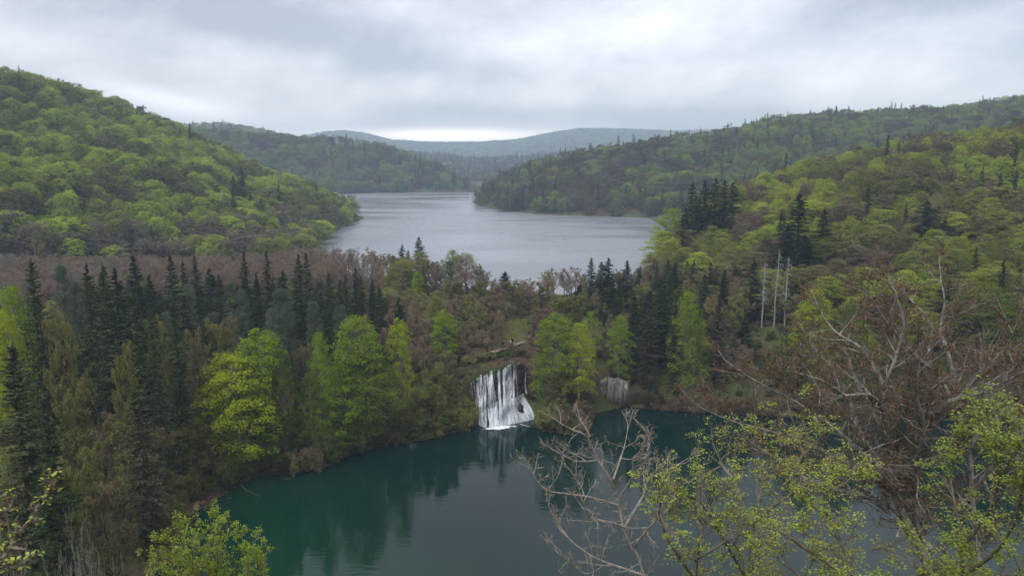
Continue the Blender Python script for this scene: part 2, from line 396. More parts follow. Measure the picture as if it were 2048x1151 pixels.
# ------------------------------------------------------------------ mesh soup
class Soup:
    def __init__(s): s.V = []; s.F = []; s.M = []; s.n = 0
    def add(s, V, F, m=0):
        V = np.asarray(V, float).reshape(-1, 3); F = np.asarray(F, int)
        s.V.append(V); s.F.append(F + s.n); s.M.append(np.full(len(F), m)); s.n += len(V)
    def quads(s, Q, m=0):
        Q = np.asarray(Q, float).reshape(-1, 4, 3)
        s.add(Q, np.arange(len(Q) * 4).reshape(-1, 4), m)
    def tubes(s, P0, P1, R0, R1, k=4, m=0):
        P0 = np.asarray(P0, float); P1 = np.asarray(P1, float)
        if len(P0) == 0: return
        R0 = np.asarray(R0, float)[:, None, None]; R1 = np.asarray(R1, float)[:, None, None]
        D = P1 - P0; D /= np.linalg.norm(D, axis=1, keepdims=True) + 1e-9
        ref = np.where(np.abs(D[:, 2:3]) > 0.9, [[1.0, 0, 0]], [[0, 0, 1.0]])
        A = np.cross(D, ref); A /= np.linalg.norm(A, axis=1, keepdims=True) + 1e-9; B = np.cross(D, A)
        th = np.arange(k) * 2 * math.pi / k
        ring = np.cos(th)[None, :, None] * A[:, None, :] + np.sin(th)[None, :, None] * B[:, None, :]
        n = len(P0); V = np.concatenate([P0[:, None] + ring * R0, P1[:, None] + ring * R1], 1)   # n,2k,3
        j = np.arange(k); f = np.stack([j, (j + 1) % k, (j + 1) % k + k, j + k], -1)
        F = (np.arange(n)[:, None, None] * 2 * k + f[None]).reshape(-1, 4)
        s.add(V.reshape(-1, 3), F, m)
    def mesh(s, name, mats, smooth=False):
        V = np.concatenate(s.V); F = np.concatenate(s.F)
        return np_mesh(name, V, F, mats, np.concatenate(s.M), smooth)
def unit(v): return v / (np.linalg.norm(v, axis=-1, keepdims=True) + 1e-9)
def rand_unit(r, n):
    v = r.normal(size=(n, 3)); return unit(v)
def leaf_quads(C, N, size, r, aspect=0.7, along=None):
    """rhombic leaves centred at C, facing N"""
    n = len(C); size = np.broadcast_to(size, (n,))[:, None]
    A = along if along is not None else rand_unit(r, n)
    A = unit(A - (A * N).sum(-1, keepdims=True) * N); B = np.cross(N, A)
    a = A * size * 0.5; b = B * size * 0.5 * aspect
    return np.stack([C - a, C + b * 1.0 + a * 0.1, C + a, C - b + a * 0.1], 1)

# ------------------------------------------------------------------ tree shapes (unit: metres, trunk foot at the origin)
def shape_spruce(seed, H=24.0, Rad=3.4, whorls=46, nb=7, per=22, bare=0.08, ragged=0.25, size=0.62, droop=0.35):
    r = np.random.default_rng(seed); cr = Soup(); tk = Soup()
    zs = np.linspace(bare * H, H * 0.985, whorls)
    t = (zs / H - bare) / (1 - bare)
    env = Rad * np.minimum((1 - t) ** 0.78 + 0.02, 0.45 + 1.9 * t) * (1 + 0.10 * np.sin(t * 23 + seed))
    n = whorls * nb
    th = r.uniform(0, 2 * math.pi, n); L = np.repeat(env * r.uniform(.82, 1.12, whorls), nb) * r.uniform(1 - ragged * 1.6, 1.10 + ragged * 0.5, n)
    asym = 1 + 0.14 * np.cos(th - r.uniform(0, 6)) ; L = L * asym
    z0 = np.repeat(zs, nb) + r.uniform(-.3, .3, n); tt = np.repeat(t, nb)
    up = 0.45 * tt - 0.12 + r.uniform(-.08, .08, n)
    dr = droop * (1 - 0.6 * tt)
    s_ = r.uniform(0.12, 1.0, (n, per)) ** 0.8
    rad = s_ * L[:, None]
    z = z0[:, None] + rad * up[:, None] - dr[:, None] * rad * s_ + 0.18 * L[:, None] * s_ ** 4
    dirx, diry = np.cos(th)[:, None], np.sin(th)[:, None]
    side = r.uniform(-1, 1, (n, per)) * 0.30 * L[:, None] * (1.15 - s_)
    P = np.stack([dirx * rad - diry * side, diry * rad + dirx * side, z - np.abs(side) * 0.25], -1).reshape(-1, 3)
    sg = np.sign(side)
    ang = 0.7
    al = np.stack([dirx * math.cos(ang) - diry * sg * math.sin(ang), diry * math.cos(ang) + dirx * sg * math.sin(ang), -0.35 + r.uniform(-.35, .25, (n, per))], -1).reshape(-1, 3)
    N = unit(np.array([0, 0, 1.0]) + 0.75 * rand_unit(r, len(P)))
    sz = size * r.uniform(0.6, 1.25, len(P)) * (0.55 + 0.5 * np.clip(np.repeat(L, per) / Rad, 0, 1))
    cr.quads(leaf_quads(P, N, sz, r, 0.42, unit(al)))
    # leader
    k = 20; zt = r.uniform(H * 0.95, H * 1.01, k)
    cr.quads(leaf_quads(np.stack([r.normal(0, .05, k), r.normal(0, .05, k), zt], -1), unit(r.normal(size=(k, 3)) * [1, 1, .2]), 0.5, r, 0.3, np.tile([0, 0, 1.0], (k, 1))))
    m = 8; zz = np.linspace(-0.5, H * 0.97, m + 1); rr = 0.30 * (1 - zz / H * 0.95) * H / 24
    off = np.cumsum(r.normal(0, .04, (m + 1, 2)), 0); off[0] = 0
    C = np.column_stack([off, zz]); tk.tubes(C[:-1], C[1:], rr[:-1], rr[1:], 6)
    pick = r.choice(n, min(n, 90), replace=False)
    P0 = np.stack([0 * L[pick], 0 * L[pick], z0[pick]], -1)
    P1 = np.stack([np.cos(th[pick]) * L[pick] * .8, np.sin(th[pick]) * L[pick] * .8, z0[pick] + .8 * L[pick] * up[pick] - dr[pick] * L[pick] * .64], -1)
    tk.tubes(P0, P1, np.full(len(pick), .05), np.full(len(pick), .015), 3)
    return tk, cr

def skeleton(r, base, d0, L, rad, lv, nch, spread=0.8, ratio=0.6, wander=0.16, up=0.10, nseg=5, tmin=0.25, stop=0.0):
    """recursive limbs; returns list of (p0,p1,r0,r1,level) and the tips"""
    segs = []; tips = []
    stack = [(np.array(base, float), unit(np.array(d0, float)), L, rad, 0)]
    while stack:
        p, d, l, q, k = stack.pop()
        ns = nseg if k == 0 else max(2, nseg - k)
        step = l / ns; pts = [p]; dirs = [d]
        for i in range(ns):
            d = unit(d + r.normal(0, wander, 3) + np.array([0, 0, up]))
            p2 = p + d * step
            ra = q * (1 - i / ns * 0.75); rb = q * (1 - (i + 1) / ns * 0.75)
            segs.append((p, p2, ra, rb, k)); p = p2; pts.append(p); dirs.append(d)
        tips.append((p, d, k))
        if k < lv:
            n = nch[k]
            ts = np.sort(r.uniform(tmin if k == 0 else 0.15, 1.0, n))
            az0 = r.uniform(0, 6.28)
            for j, t_ in enumerate(ts):
                f = t_ * ns; i = min(int(f), ns - 1); pp = pts[i] + (pts[i + 1] - pts[i]) * (f - i)
                dd = dirs[i + 1]; a = az0 + j * 2.4 + r.uniform(-.5, .5)
                ref = np.array([0, 0, 1.0]) if abs(dd[2]) < .9 else np.array([1.0, 0, 0])
                A = unit(np.cross(dd, ref)); B = np.cross(dd, A)
                sp = spread * r.uniform(.7, 1.3)
                nd = unit(dd * math.cos(sp) + (A * math.cos(a) + B * math.sin(a)) * math.sin(sp))
                lr = ratio * r.uniform(.7, 1.2) * (1.15 - 0.65 * t_)
                stack.append((pp, nd, l * lr, max(q * (1 - t_ * 0.7) * 0.6, 0.006), k + 1))
    return segs, tips
def seg_arrays(segs):
    return (np.array([s[0] for s in segs]), np.array([s[1] for s in segs]), np.array([s[2] for s in segs]), np.array([s[3] for s in segs]), np.array([s[4] for s in segs]))

def shape_beech(seed, H=18.0, Rad=5.5, K=95, per=80, leaf=0.27, low=0.12, conic=0.0, flat=0.28, spr=1.5, limbs=True, fill=0.5):
    """layered sprays of leaves at the ends of limbs; gaps between the sprays"""
    r = np.random.default_rng(seed); cr = Soup(); tk = Soup()
    z0 = low * H; i = np.arange(K) + 0.5
    t = np.sort(r.uniform(0, 1, K) ** 0.85)
    env = np.sin(np.clip(t * 0.93 + 0.05, 0, 1) ** (0.75 + 0.1 * r.uniform()) * math.pi) ** 0.55
    if conic: env = env * (1 - conic * t) + 0.02
    th = i * 2.399963 + r.normal(0, .35, K)
    lob = 1 + 0.16 * np.sin(2 * th + seed) + 0.12 * np.sin(3 * th + 2.1 * seed + 5 * t)
    rho = Rad * env * lob * r.uniform(fill, 0.95, K)
    C = np.stack([rho * np.cos(th), rho * np.sin(th), z0 + (H - z0) * (t * 0.97) - 0.03 * H], -1)
    out = unit(np.stack([np.cos(th), np.sin(th), 0.25 * np.ones(K)], -1))
    # each spray: a drooping dish
    s = spr * r.uniform(0.6, 1.25, K) * (Rad / 5.5)
    n = K * per
    rr = np.sqrt(r.uniform(0, 1, (K, per))); ph = r.uniform(0, 6.283, (K, per))
    ox = rr * np.cos(ph) * s[:, None]; oy = rr * np.sin(ph) * s[:, None] * 0.85
    tan = np.stack([-out[:, 1], out[:, 0], np.zeros(K)], -1)
    tilt = r.uniform(-0.25, 0.55, K) - 0.35 * (1 - t)
    rad_dir = np.stack([out[:, 0] * np.cos(tilt), out[:, 1] * np.cos(tilt), np.sin(tilt)], -1)
    P = C[:, None] + ox[..., None] * rad_dir[:, None] + oy[..., None] * tan[:, None]
    P[..., 2] += r.normal(0, flat, (K, per)) * s[:, None] * 0.55 - 0.28 * s[:, None] * rr ** 2 + 0.2
    P = P.reshape(-1, 3)
    N = unit(np.array([0, 0, 0.9]) + np.repeat(out, per, 0) * 0.4 + 0.75 * rand_unit(r, n))
    cr.quads(leaf_quads(P, N, leaf * r.uniform(0.6, 1.3, n), r, 0.75))
    m = 6; zz = np.linspace(-0.5, H * 0.8, m + 1); off = np.cumsum(r.normal(0, .12, (m + 1, 2)), 0); off[:2] *= .1
    T = np.column_stack([off, zz]); q = 0.28 * (H / 18) * (1 - np.linspace(0, .85, m + 1))
    tk.tubes(T[:-1], T[1:], q[:-1], q[1:], 6)
    if limbs:
        for j in range(0, K, 2):
            za = max(z0 * 0.8, C[j, 2] - rho[j] * r.uniform(.5, 1.0)); za = min(za, H * .78)
            a = np.array([np.interp(za, zz, T[:, 0]), np.interp(za, zz, T[:, 1]), za]); b = C[j]
            mid = (a + b) / 2 + np.array([0, 0, 0.12 * rho[j]])
            tk.tubes([a, mid], [mid, b], [.09 * (H / 18), .05 * (H / 18)], [.05 * (H / 18), .02], 4)
    return tk, cr

def shape_bare(seed, H=12.0, Rad=3.5, buds=2600, bud=0.16, nch=(12, 6, 4), tw=0.010, multi=1, leafy=1.0):
    r = np.random.default_rng(seed); cr = Soup(); tk = Soup()
    S = []
    for k in range(multi):
        a = r.uniform(0, 6.28); lean = 0.0 if multi == 1 else 0.28
        sg, tips = skeleton(r, (0.25 * math.cos(a) * (multi > 1), 0.25 * math.sin(a) * (multi > 1), -0.3), (lean * math.cos(a), lean * math.sin(a), 1), H * r.uniform(.86, 1.0) , 0.17 * H / 12 / math.sqrt(multi), 3, nch, 0.75, 0.42, 0.11, 0.14, 7, 0.22)
        S += sg
    P0, P1, R0, R1, LV = seg_arrays(S)
    z = max(P1[:, 2].max(), .1); k = H / z; P0 = P0 * [1, 1, k]; P1 = P1 * [1, 1, k]
    rx = np.percentile(np.hypot(P1[:, 0], P1[:, 1]), 97); P0 = P0 * [Rad / rx, Rad / rx, 1]; P1 = P1 * [Rad / rx, Rad / rx, 1]
    thick = LV <= 1
    tk.tubes(P0[thick], P1[thick], np.maximum(R0[thick], .02), np.maximum(R1[thick], .015), 5)
    th = ~thick
    cr.tubes(P0[th], P1[th], np.maximum(R0[th] * .8, tw), np.full(th.sum(), tw), 3)
    # fine twigs and opening buds round the outer limbs
    src = np.where(LV >= 2)[0]; pick = r.choice(src, buds); f = r.uniform(0, 1, (buds, 1))
    Q = P0[pick] + (P1[pick] - P0[pick]) * f
    D = unit(unit(P1[pick] - P0[pick]) + .9 * rand_unit(r, buds) + [0, 0, .35]); L = r.uniform(.25, .7, (buds, 1)) * H / 12
    cr.tubes(Q, Q + D * L, np.full(buds, tw * .9), np.full(buds, tw * .5), 3)
    nb = int(buds * leafy)
    C = (Q + D * L * r.uniform(.3, 1.05, (buds, 1)))[:nb]
    if nb: cr.quads(leaf_quads(C, rand_unit(r, nb), bud * r.uniform(.6, 1.3, nb), r, .6))
    return tk, cr

def shape_pine(seed, H=18, Rad=4.2):
    r = np.random.default_rng(seed); cr = Soup(); tk = Soup()
    n = 70; t = np.sort(r.uniform(0, 1, n)); th = np.arange(n) * 2.4 + r.normal(0, .4, n)
    zb = H * (.22 + .74 * t); L = Rad * (1 - t) ** .6 * r.uniform(.6, 1.1, n) + .3
    for j in range(n):
        d = np.array([math.cos(th[j]), math.sin(th[j]), 0.45 + .4 * t[j]])
        p0 = np.array([0, 0, zb[j] - .2 * L[j]]); p1 = p0 + d * L[j] * [1, 1, .6]
        tk.tubes([p0], [p1], [.05], [.015], 3)
        for s in np.linspace(.4, 1, 5):
            m = 26; c = p0 + (p1 - p0) * s + r.normal(0, .12 + .1 * L[j] * (1.1 - s), (1, 3)) * [1, 1, .5]
            dd = unit(unit(d) * .5 + rand_unit(r, m) + [0, 0, .5]); ln = r.uniform(.3, .6, (m, 1))
            base = c + r.normal(0, .16, (m, 3)) * [1.6, 1.6, .7]
            cr.quads(leaf_quads(base + dd * ln * .5, unit(np.cross(dd, rand_unit(r, m))), ln[:, 0], r, .16, dd))
    zz = np.linspace(-.5, H * .97, 8); off = np.cumsum(r.normal(0, .08, (8, 2)), 0); T = np.column_stack([off * [[0.3, 0.3]], zz]); q = .22 * (1 - np.linspace(0, .9, 8))
    tk.tubes(T[:-1], T[1:], q[:-1], q[1:], 6)
    return tk, cr

def shape_bush(seed, H=3.5, Rad=2.4, stems=18, leaf=0.17, per=210, twig=True):
    r = np.random.default_rng(seed); s = Soup(); st = Soup()
    for k in range(stems):
        a = r.uniform(0, 6.28); ln = r.uniform(.1, 1.0)
        sg, tips = skeleton(r, (0, 0, -.2), (ln * math.cos(a), ln * math.sin(a), 1), H * r.uniform(.6, 1.0), .035, 2, (7, 4), .7, .45, .14, .05, 5, .3)
        P0, P1, R0, R1, LV = seg_arrays(sg)
        st.tubes(P0, P1, np.maximum(R0, .012), np.maximum(R1, .008), 3)
        pick = r.choice(np.where(LV >= 1)[0], per); C = P0[pick] + (P1[pick] - P0[pick]) * r.uniform(0, 1.2, (per, 1)) + r.normal(0, .1, (per, 3))
        s.quads(leaf_quads(C, unit(np.array([0, 0, .6]) + rand_unit(r, per)), leaf * r.uniform(.6, 1.4, per), r, .7))
    return st, s

def shape_snag(seed, H=22, twigs=True):
    r = np.random.default_rng(seed); tk = Soup()
    zz = np.linspace(-.5, H, 10); off = np.cumsum(r.normal(0, .05, (10, 2)), 0); T = np.column_stack([off, zz]); q = .16 * (1 - np.linspace(0, .8, 10))
    tk.tubes(T[:-1], T[1:], q[:-1], q[1:], 6)
    br = Soup()
    n = 120; z = r.uniform(.35 * H, .98 * H, n); th = r.uniform(0, 6.28, n); L = r.uniform(.3, 1.0, n) * 2.2 * (1.15 - z / H) ** .5
    P0 = np.stack([np.interp(z, zz, off[:, 0]), np.interp(z, zz, off[:, 1]), z], -1)
    P1 = P0 + np.stack([np.cos(th) * L * .6, np.sin(th) * L * .6, .05 * L], -1); P2 = P1 + np.stack([np.cos(th) * L * .4, np.sin(th) * L * .4, -.45 * L], -1)
    br.tubes(P0, P1, np.full(n, .035), np.full(n, .022), 3); br.tubes(P1, P2, np.full(n, .022), np.full(n, .008), 3)
    return tk, br

def part_meshes(name, tc, crown_mat, bark):
    tk, cr = tc
    return (tk.mesh(name + '_trunk', [bark]), cr.mesh(name + '_crown', [crown_mat]))
def one_mesh(name, tc, crown_mat, bark):
    tk, cr = tc; s = Soup()
    for q, m in ((tk, 0), (cr, 1)):
        for V, F in zip(q.V, q.F): pass
        V = np.concatenate(q.V); F = np.concatenate(q.F); s.add(V, F, m)
    return s.mesh(name, [bark, crown_mat])

SH = {}      # kind -> list of (H, R, trunk mesh, crown mesh)
LOD = {}     # kind -> list of (H, R, single mesh) for hillside sizes
def build_shapes():
    SH['spruce'] = [(24, 3.4, *part_meshes('spruce', shape_spruce(s, ragged=rg, Rad=3.4, per=26), M_needle, M_bark)) for s, rg in ((1, .2), (2, .35), (3, .28), (4, .42), (5, .5), (6, .33))]
    SH['tallspruce'] = [(30, 4.6, *part_meshes('spruce', shape_spruce(s, H=30, Rad=4.6, whorls=58, nb=8, per=34, ragged=.5, size=.6, droop=.42, bare=.12), M_needle, M_bark)) for s in (11, 12, 13)]
    SH['beech'] = [(18, 5.5, *part_meshes('beech', shape_beech(s, conic=cn, K=K, per=110, leaf=.24), M_leaf, M_greybark)) for s, cn, K in ((21, .35, 110), (22, .1, 120), (23, .5, 100), (24, .25, 120))]
    SH['bare'] = [(12, 3.2, *part_meshes('bare', shape_bare(s, Rad=3.2, buds=4200, nch=(15, 6, 4)), M_twig, M_bark)) for s in (31, 32, 33, 34)]
    SH['olive'] = [(12, 3.6, *part_meshes('olive', shape_bare(s, Rad=3.6, buds=7000, bud=.25, nch=(15, 6, 4)), M_leaf, M_bark)) for s in (41, 42, 43)]
    SH['alder'] = [(11, 2.2, *part_meshes('alder', shape_bare(s, H=11, Rad=2.2, buds=2200, bud=.10, nch=(14, 6, 4), leafy=.5), M_twig, M_bark)) for s in (51, 52)]
    SH['pine'] = [(18, 4.2, *part_meshes('pine', shape_pine(s), M_needle, M_bark)) for s in (61, 62)]
    SH['bush'] = [(3.5, 2.4, *part_meshes('bush', shape_bush(s), M_leaf, M_bark)) for s in (71, 72, 73)]
    SH['snag'] = [(22, 1.2, *part_meshes('snag', shape_snag(s), M_deadwood, M_deadwood)) for s in (81, 82, 83)]
    LOD['beech'] = [(16, 5.5, one_mesh('hill_beech', shape_beech(s, H=16, Rad=5.5, K=120, per=44, leaf=.40, flat=.75, spr=1.15, fill=.72, conic=cn, low=.06, limbs=False), M_leaf, M_greybark)) for s, cn in ((121, .2), (122, .0), (123, .35), (124, .1), (125, .25))]
    LOD['spruce'] = [(22, 3.2, one_mesh('hill_spruce', shape_spruce(s, H=22, Rad=3.2, whorls=30, nb=6, per=12, size=.95), M_needle, M_bark)) for s in (131, 132)]
    LOD['bare'] = [(13, 4.2, one_mesh('hill_bare', shape_bare(s, H=13, Rad=4.2, buds=1500, bud=.30, nch=(12, 5, 3), tw=.035), M_twig, M_bark)) for s in (141, 142, 143)]
    LOD['far'] = [(14, 5.5, one_mesh('far_tree', shape_beech(s, H=14, Rad=5.5, K=44, per=16, leaf=1.0, flat=.8, fill=.7, low=.06, limbs=False), M_leaf, M_greybark)) for s in (151, 152, 153)]
    LOD['farspruce'] = [(18, 3.2, one_mesh('far_spruce', shape_spruce(s, H=18, Rad=3.2, whorls=16, nb=6, per=6, size=1.5), M_needle, M_bark)) for s in (161, 162)]

def tree(kind, i, x, y, H, W, tint, name, label, cat, group, z=None, rot=None, lod=False, vary=True):
    """plant one tree: a thing with trunk and crown, or one mesh where it shows only a few pixels"""
    if z is None: z = float(height(x, y))
    src = (LOD if lod else SH)[kind]; sh = src[i % len(src)]
    s = H / sh[0]; sw = (W / 2) / sh[1]
    rz = rng.uniform(0, 6.283) if rot is None else rot
    if vary: tint = tuple(float(c) for c in np.array(tint) * rng.uniform(.86, 1.16) * rng.uniform(.95, 1.05, 3))
    if lod:
        o = link(name, sh[2]); o['tint'] = tint
    else:
        o = link(name, None)
        o.empty_display_size = 0.5
        t_ = link('trunk', sh[2], o); c = link('stems' if False else 'crown', sh[3], o); c['tint'] = tint; t_['tint'] = tint
    o.location = (x, y, z); o.rotation_euler = (0, 0, rz); o.scale = (sw, sw, s)
    tag(o, label, cat, group)
    return o

# ------------------------------------------------------------------ woods too many to count: one object each
PROTO = {}
def proto_collection(key, meshes):
    c = bpy.data.collections.new('tree_shapes_' + key)
    for k, me in enumerate(meshes):
        o = bpy.data.objects.new('tree_shape_%s_%02d' % (key, k), me); c.objects.link(o)
    PROTO[key] = c; return c
def wood(name, label, key, P, rz, S, idx, tint, cat='woodland'):
    n = len(P)
    me = bpy.data.meshes.new(name); me.vertices.add(n); me.vertices.foreach_set('co', np.asarray(P, dtype=np.float32).ravel())
    for nm, typ, arr, prop in (('rz', 'FLOAT', rz, 'value'), ('pick', 'INT', idx, 'value'), ('sc', 'FLOAT_VECTOR', S, 'vector'), ('tint', 'FLOAT_VECTOR', tint, 'vector')):
        a = me.attributes.new(nm, typ, 'POINT'); a.data.foreach_set(prop, np.ascontiguousarray(arr, dtype=np.int32 if typ == 'INT' else np.float32).ravel())
    o = link(name, me); tag(o, label, cat, kind='stuff')
    ng = bpy.data.node_groups.new(name + '_nodes', 'GeometryNodeTree')
    ng.interface.new_socket('Geometry', in_out='INPUT', socket_type='NodeSocketGeometry'); ng.interface.new_socket('Geometry', in_out='OUTPUT', socket_type='NodeSocketGeometry')
    N = ng.nodes; L = ng.links
    gi = N.new('NodeGroupInput'); go = N.new('NodeGroupOutput')
    iop = N.new('GeometryNodeInstanceOnPoints'); ci = N.new('GeometryNodeCollectionInfo')
    ci.inputs['Collection'].default_value = PROTO[key]; ci.inputs['Separate Children'].default_value = True; ci.inputs['Reset Children'].default_value = True
    def attr(nm, typ):
        a = N.new('GeometryNodeInputNamedAttribute'); a.data_type = typ; a.inputs['Name'].default_value = nm
        return [s for s in a.outputs if s.enabled and s.name == 'Attribute'][0]
    L.new(gi.outputs[0], iop.inputs['Points']); L.new(ci.outputs[0], iop.inputs['Instance']); iop.inputs['Pick Instance'].default_value = True
    L.new(attr('pick', 'INT'), iop.inputs['Instance Index']); L.new(attr('sc', 'FLOAT_VECTOR'), iop.inputs['Scale'])
    cx = N.new('ShaderNodeCombineXYZ'); L.new(attr('rz', 'FLOAT'), cx.inputs[2])
    e2r = N.new('FunctionNodeEulerToRotation'); L.new(cx.outputs[0], e2r.inputs[0]); L.new(e2r.outputs[0], iop.inputs['Rotation'])
    L.new(iop.outputs[0], go.inputs[0])
    md = o.modifiers.new('trees', 'NODES'); md.node_group = ng
    return o
# ------------------------------------------------------------------ planting
YG = (0.30, 0.37, 0.022); LG = (0.20, 0.29, 0.022); MG = (0.125, 0.17, 0.024); OL = (0.225, 0.240, 0.070); OB = (0.235, 0.205, 0.100)
BR = (0.225, 0.175, 0.120); RD = (0.225, 0.165, 0.120); GB = (0.215, 0.19, 0.15); DK = (0.034, 0.052, 0.024); DG = (0.062, 0.080, 0.036); PN = (0.105, 0.135, 0.088); PW = (0.30, 0.27, 0.22)
REG = []      # trees awaiting their label
TAKEN = []
def v_ok(v): return 560 < v < 700
def hero(kind, u, vtop, d, wpx, tint, what, name, cat, group, i=None, vb=None):
    a, s = ray(u, vtop); x = d * math.sin(a); y = d * math.cos(a)
    while float(sdf(LOW, x, y)) > -2.5: d += 1.0; x = d * math.sin(a); y = d * math.cos(a)
    z = float(height(x, y)); top = CZ + float(s) * d
    H = max(top - z, 2.0); W = wpx * d / FPX
    if kind in ('bare', 'olive'): H = max(H, 5.5 if 860 < u < 1100 and v_ok(vtop) else H); W = min(W, .72 * H)
    o = tree(kind, int(rng.integers(0, 9)) if i is None else i, x, y, H, W, tint, name, None, cat, group, z=z, vary=False)
    TAKEN.append((x, y, min(W * 0.42, 4.0)))
    REG.append((o, what, u, vtop, d)); return o
G_SP, G_BE, G_BA, G_HB = 'spruces between the two lakes', 'green broadleaf trees between the two lakes', 'bare and budding trees between the two lakes', 'tree crowns on the wooded slopes'

def plant_heroes():
    for u, v, d, w in [(1010, 517, 232, 40), (838, 464, 262, 30), (804, 477, 262, 22), (816, 480, 258, 22), (1183, 497, 232, 34), (1203, 505, 228, 30), (1217, 500, 230, 32), (1255, 492, 222, 42), (1275, 525, 215, 36),
                       (340, 500, 195, 40), (365, 520, 190, 34), (388, 505, 200, 34), (418, 512, 195, 40), (435, 525, 185, 44), (487, 505, 205, 28), (512, 518, 195, 36), (533, 498, 200, 40), (565, 530, 190, 40), (596, 500, 195, 44), (612, 512, 192, 36),
                       (657, 520, 200, 30), (690, 540, 190, 34), (711, 512, 195, 40), (742, 560, 185, 34), (768, 570, 180, 36), (172, 518, 185, 40), (265, 515, 190, 44), (298, 530, 185, 40), (202, 520, 165, 44), (230, 515, 165, 60), (797, 602, 166, 36), (868, 600, 182, 32), (640, 560, 180, 40), (475, 545, 178, 40),
                       (1330, 545, 205, 44), (1300, 560, 195, 44), (1225, 560, 200, 44), (1350, 520, 215, 36), (1410, 540, 200, 50), (1160, 555, 215, 36), (1490, 620, 185, 40), (1270, 590, 180, 48), (1325, 565, 182, 60)]:
        hero('spruce', u, v + (u * 13) % 37 - 6, d, w * (1.3 + (u % 7) * .12), DK if (u * 7) % 3 else DG, 'dark spruce', 'spruce_tree', 'spruce', G_SP)
    for u, v, d, w, c in [(62, 520, 138, 100, DG), (205, 530, 142, 100, DG), (268, 570, 132, 110, DG), (345, 590, 136, 90, DG), (25, 690, 98, 170, DG), (95, 850, 88, 150, DK), (300, 620, 128, 80, DG), (172, 560, 150, 80, DG), (405, 640, 150, 70, DG), (1352, 600, 172, 60, (.05, .05, .032)), (1440, 590, 176, 80, (.06, .06, .04)), (1300, 600, 172, 66, (.05, .05, .032)), (575, 640, 146, 60, DG)]:
        c = tuple(1.25 * q for q in c)
        hero('tallspruce', u, v, d, w, c, 'tall ragged spruce', 'spruce_tree', 'spruce', G_SP)
    for u, v, d, w, c in [(1386, 366, 292, 50, DK), (1410, 361, 300, 46, DK), (1432, 357, 296, 50, DK), (1450, 360, 304, 46, DK), (1467, 364, 298, 48, DK), (1398, 400, 286, 46, DK), (1422, 410, 284, 50, DK), (1446, 405, 286, 50, DK), (1372, 420, 282, 44, DK), (1600, 388, 238, 74, DK), (1575, 450, 232, 66, DK), (1610, 470, 230, 70, DK), (1650, 418, 245, 62, (.055, .06, .045)), (1855, 402, 262, 62, DK), (1890, 440, 258, 60, DG), (1838, 450, 255, 55, DK), (1922, 462, 255, 30, DK), (1870, 470, 250, 70, DK), (1900, 560, 200, 70, DG), (1590, 500, 222, 56, DK), (1628, 520, 220, 48, DK), (1560, 520, 226, 46, DK), (1586, 560, 213, 50, DK)]:
        hero('spruce', u, v, d, w * 1.5, c, 'dark spruce', 'spruce_tree', 'spruce', 'spruces on the right slope')
    for u, v, d, w in [(482, 334, 470, 34), (466, 352, 462, 24), (500, 384, 450, 22), (522, 396, 445, 24), (557, 364, 480, 16), (379, 246, 585, 14), (438, 350, 500, 14), (148, 372, 395, 56), (2, 290, 480, 60), (465, 385, 440, 22)]:
        hero('spruce', u, v, d, w * 1.4, DK if u != 148 else (.055, .055, .04), 'dark spruce', 'spruce_tree', 'spruce', 'spruces on the left hillside')
    for u, v, d, w, c in [(518, 640, 142, 112, LG), (462, 697, 130, 140, YG), (478, 760, 124, 130, LG), (636, 655, 138, 58, LG), (712, 622, 141, 120, LG), (730, 700, 132, 130, MG), (690, 720, 130, 110, LG), (797, 622, 152, 56, YG), (886, 612, 172, 62, LG), (872, 588, 190, 56, (.19, .22, .04)), (1113, 614, 162, 96, (.18, .25, .025)), (1160, 640, 160, 70, YG), (1240, 626, 168, 56, LG),
                          (1378, 574, 172, 72, LG), (1392, 600, 170, 60, MG), (1632, 570, 184, 92, YG), (1700, 600, 182, 90, MG), (1182, 618, 172, 34, LG), (18, 560, 152, 80, LG), (5, 600, 140, 60, YG), (805, 512, 240, 64, (.22, .23, .05)), (840, 500, 246, 50, (.20, .20, .05)), (905, 496, 246, 40, (.18, .25, .03)), (930, 500, 250, 60, (.26, .23, .12)), (780, 540, 225, 50, (.17, .18, .04)),
                          (1326, 458, 292, 84, YG), (1345, 412, 305, 70, LG), (1300, 505, 262, 50, (.2, .2, .05)), (835, 540, 222, 30, LG), (822, 575, 212, 50, (.19, .2, .04)), (1980, 560, 190, 120, MG), (2020, 600, 185, 80, LG), (92, 428, 372, 100, LG), (245, 440, 372, 60, MG), (620, 740, 136, 60, MG), (1720, 640, 175, 70, LG), (560, 690, 140, 60, MG)]:
        what = 'yellow-green beech' if c == YG else 'fresh green beech' if c == LG else 'mid green beech' if c == MG else 'pale budding beech'
        hero('beech', u, v, d, w * 1.3, c, what, 'beech_tree', 'beech', G_BE)
    for u, v, d, w in [(560, 574, 160, 95), (482, 578, 168, 62), (120, 525, 172, 60), (900, 520, 222, 46), (375, 560, 175, 50), (150, 560, 168, 50), (680, 600, 160, 50), (625, 600, 158, 60)]:
        hero('pine', u, v, d, w, PN, 'grey-green pine', 'pine_tree', 'pine', 'pines between the two lakes')
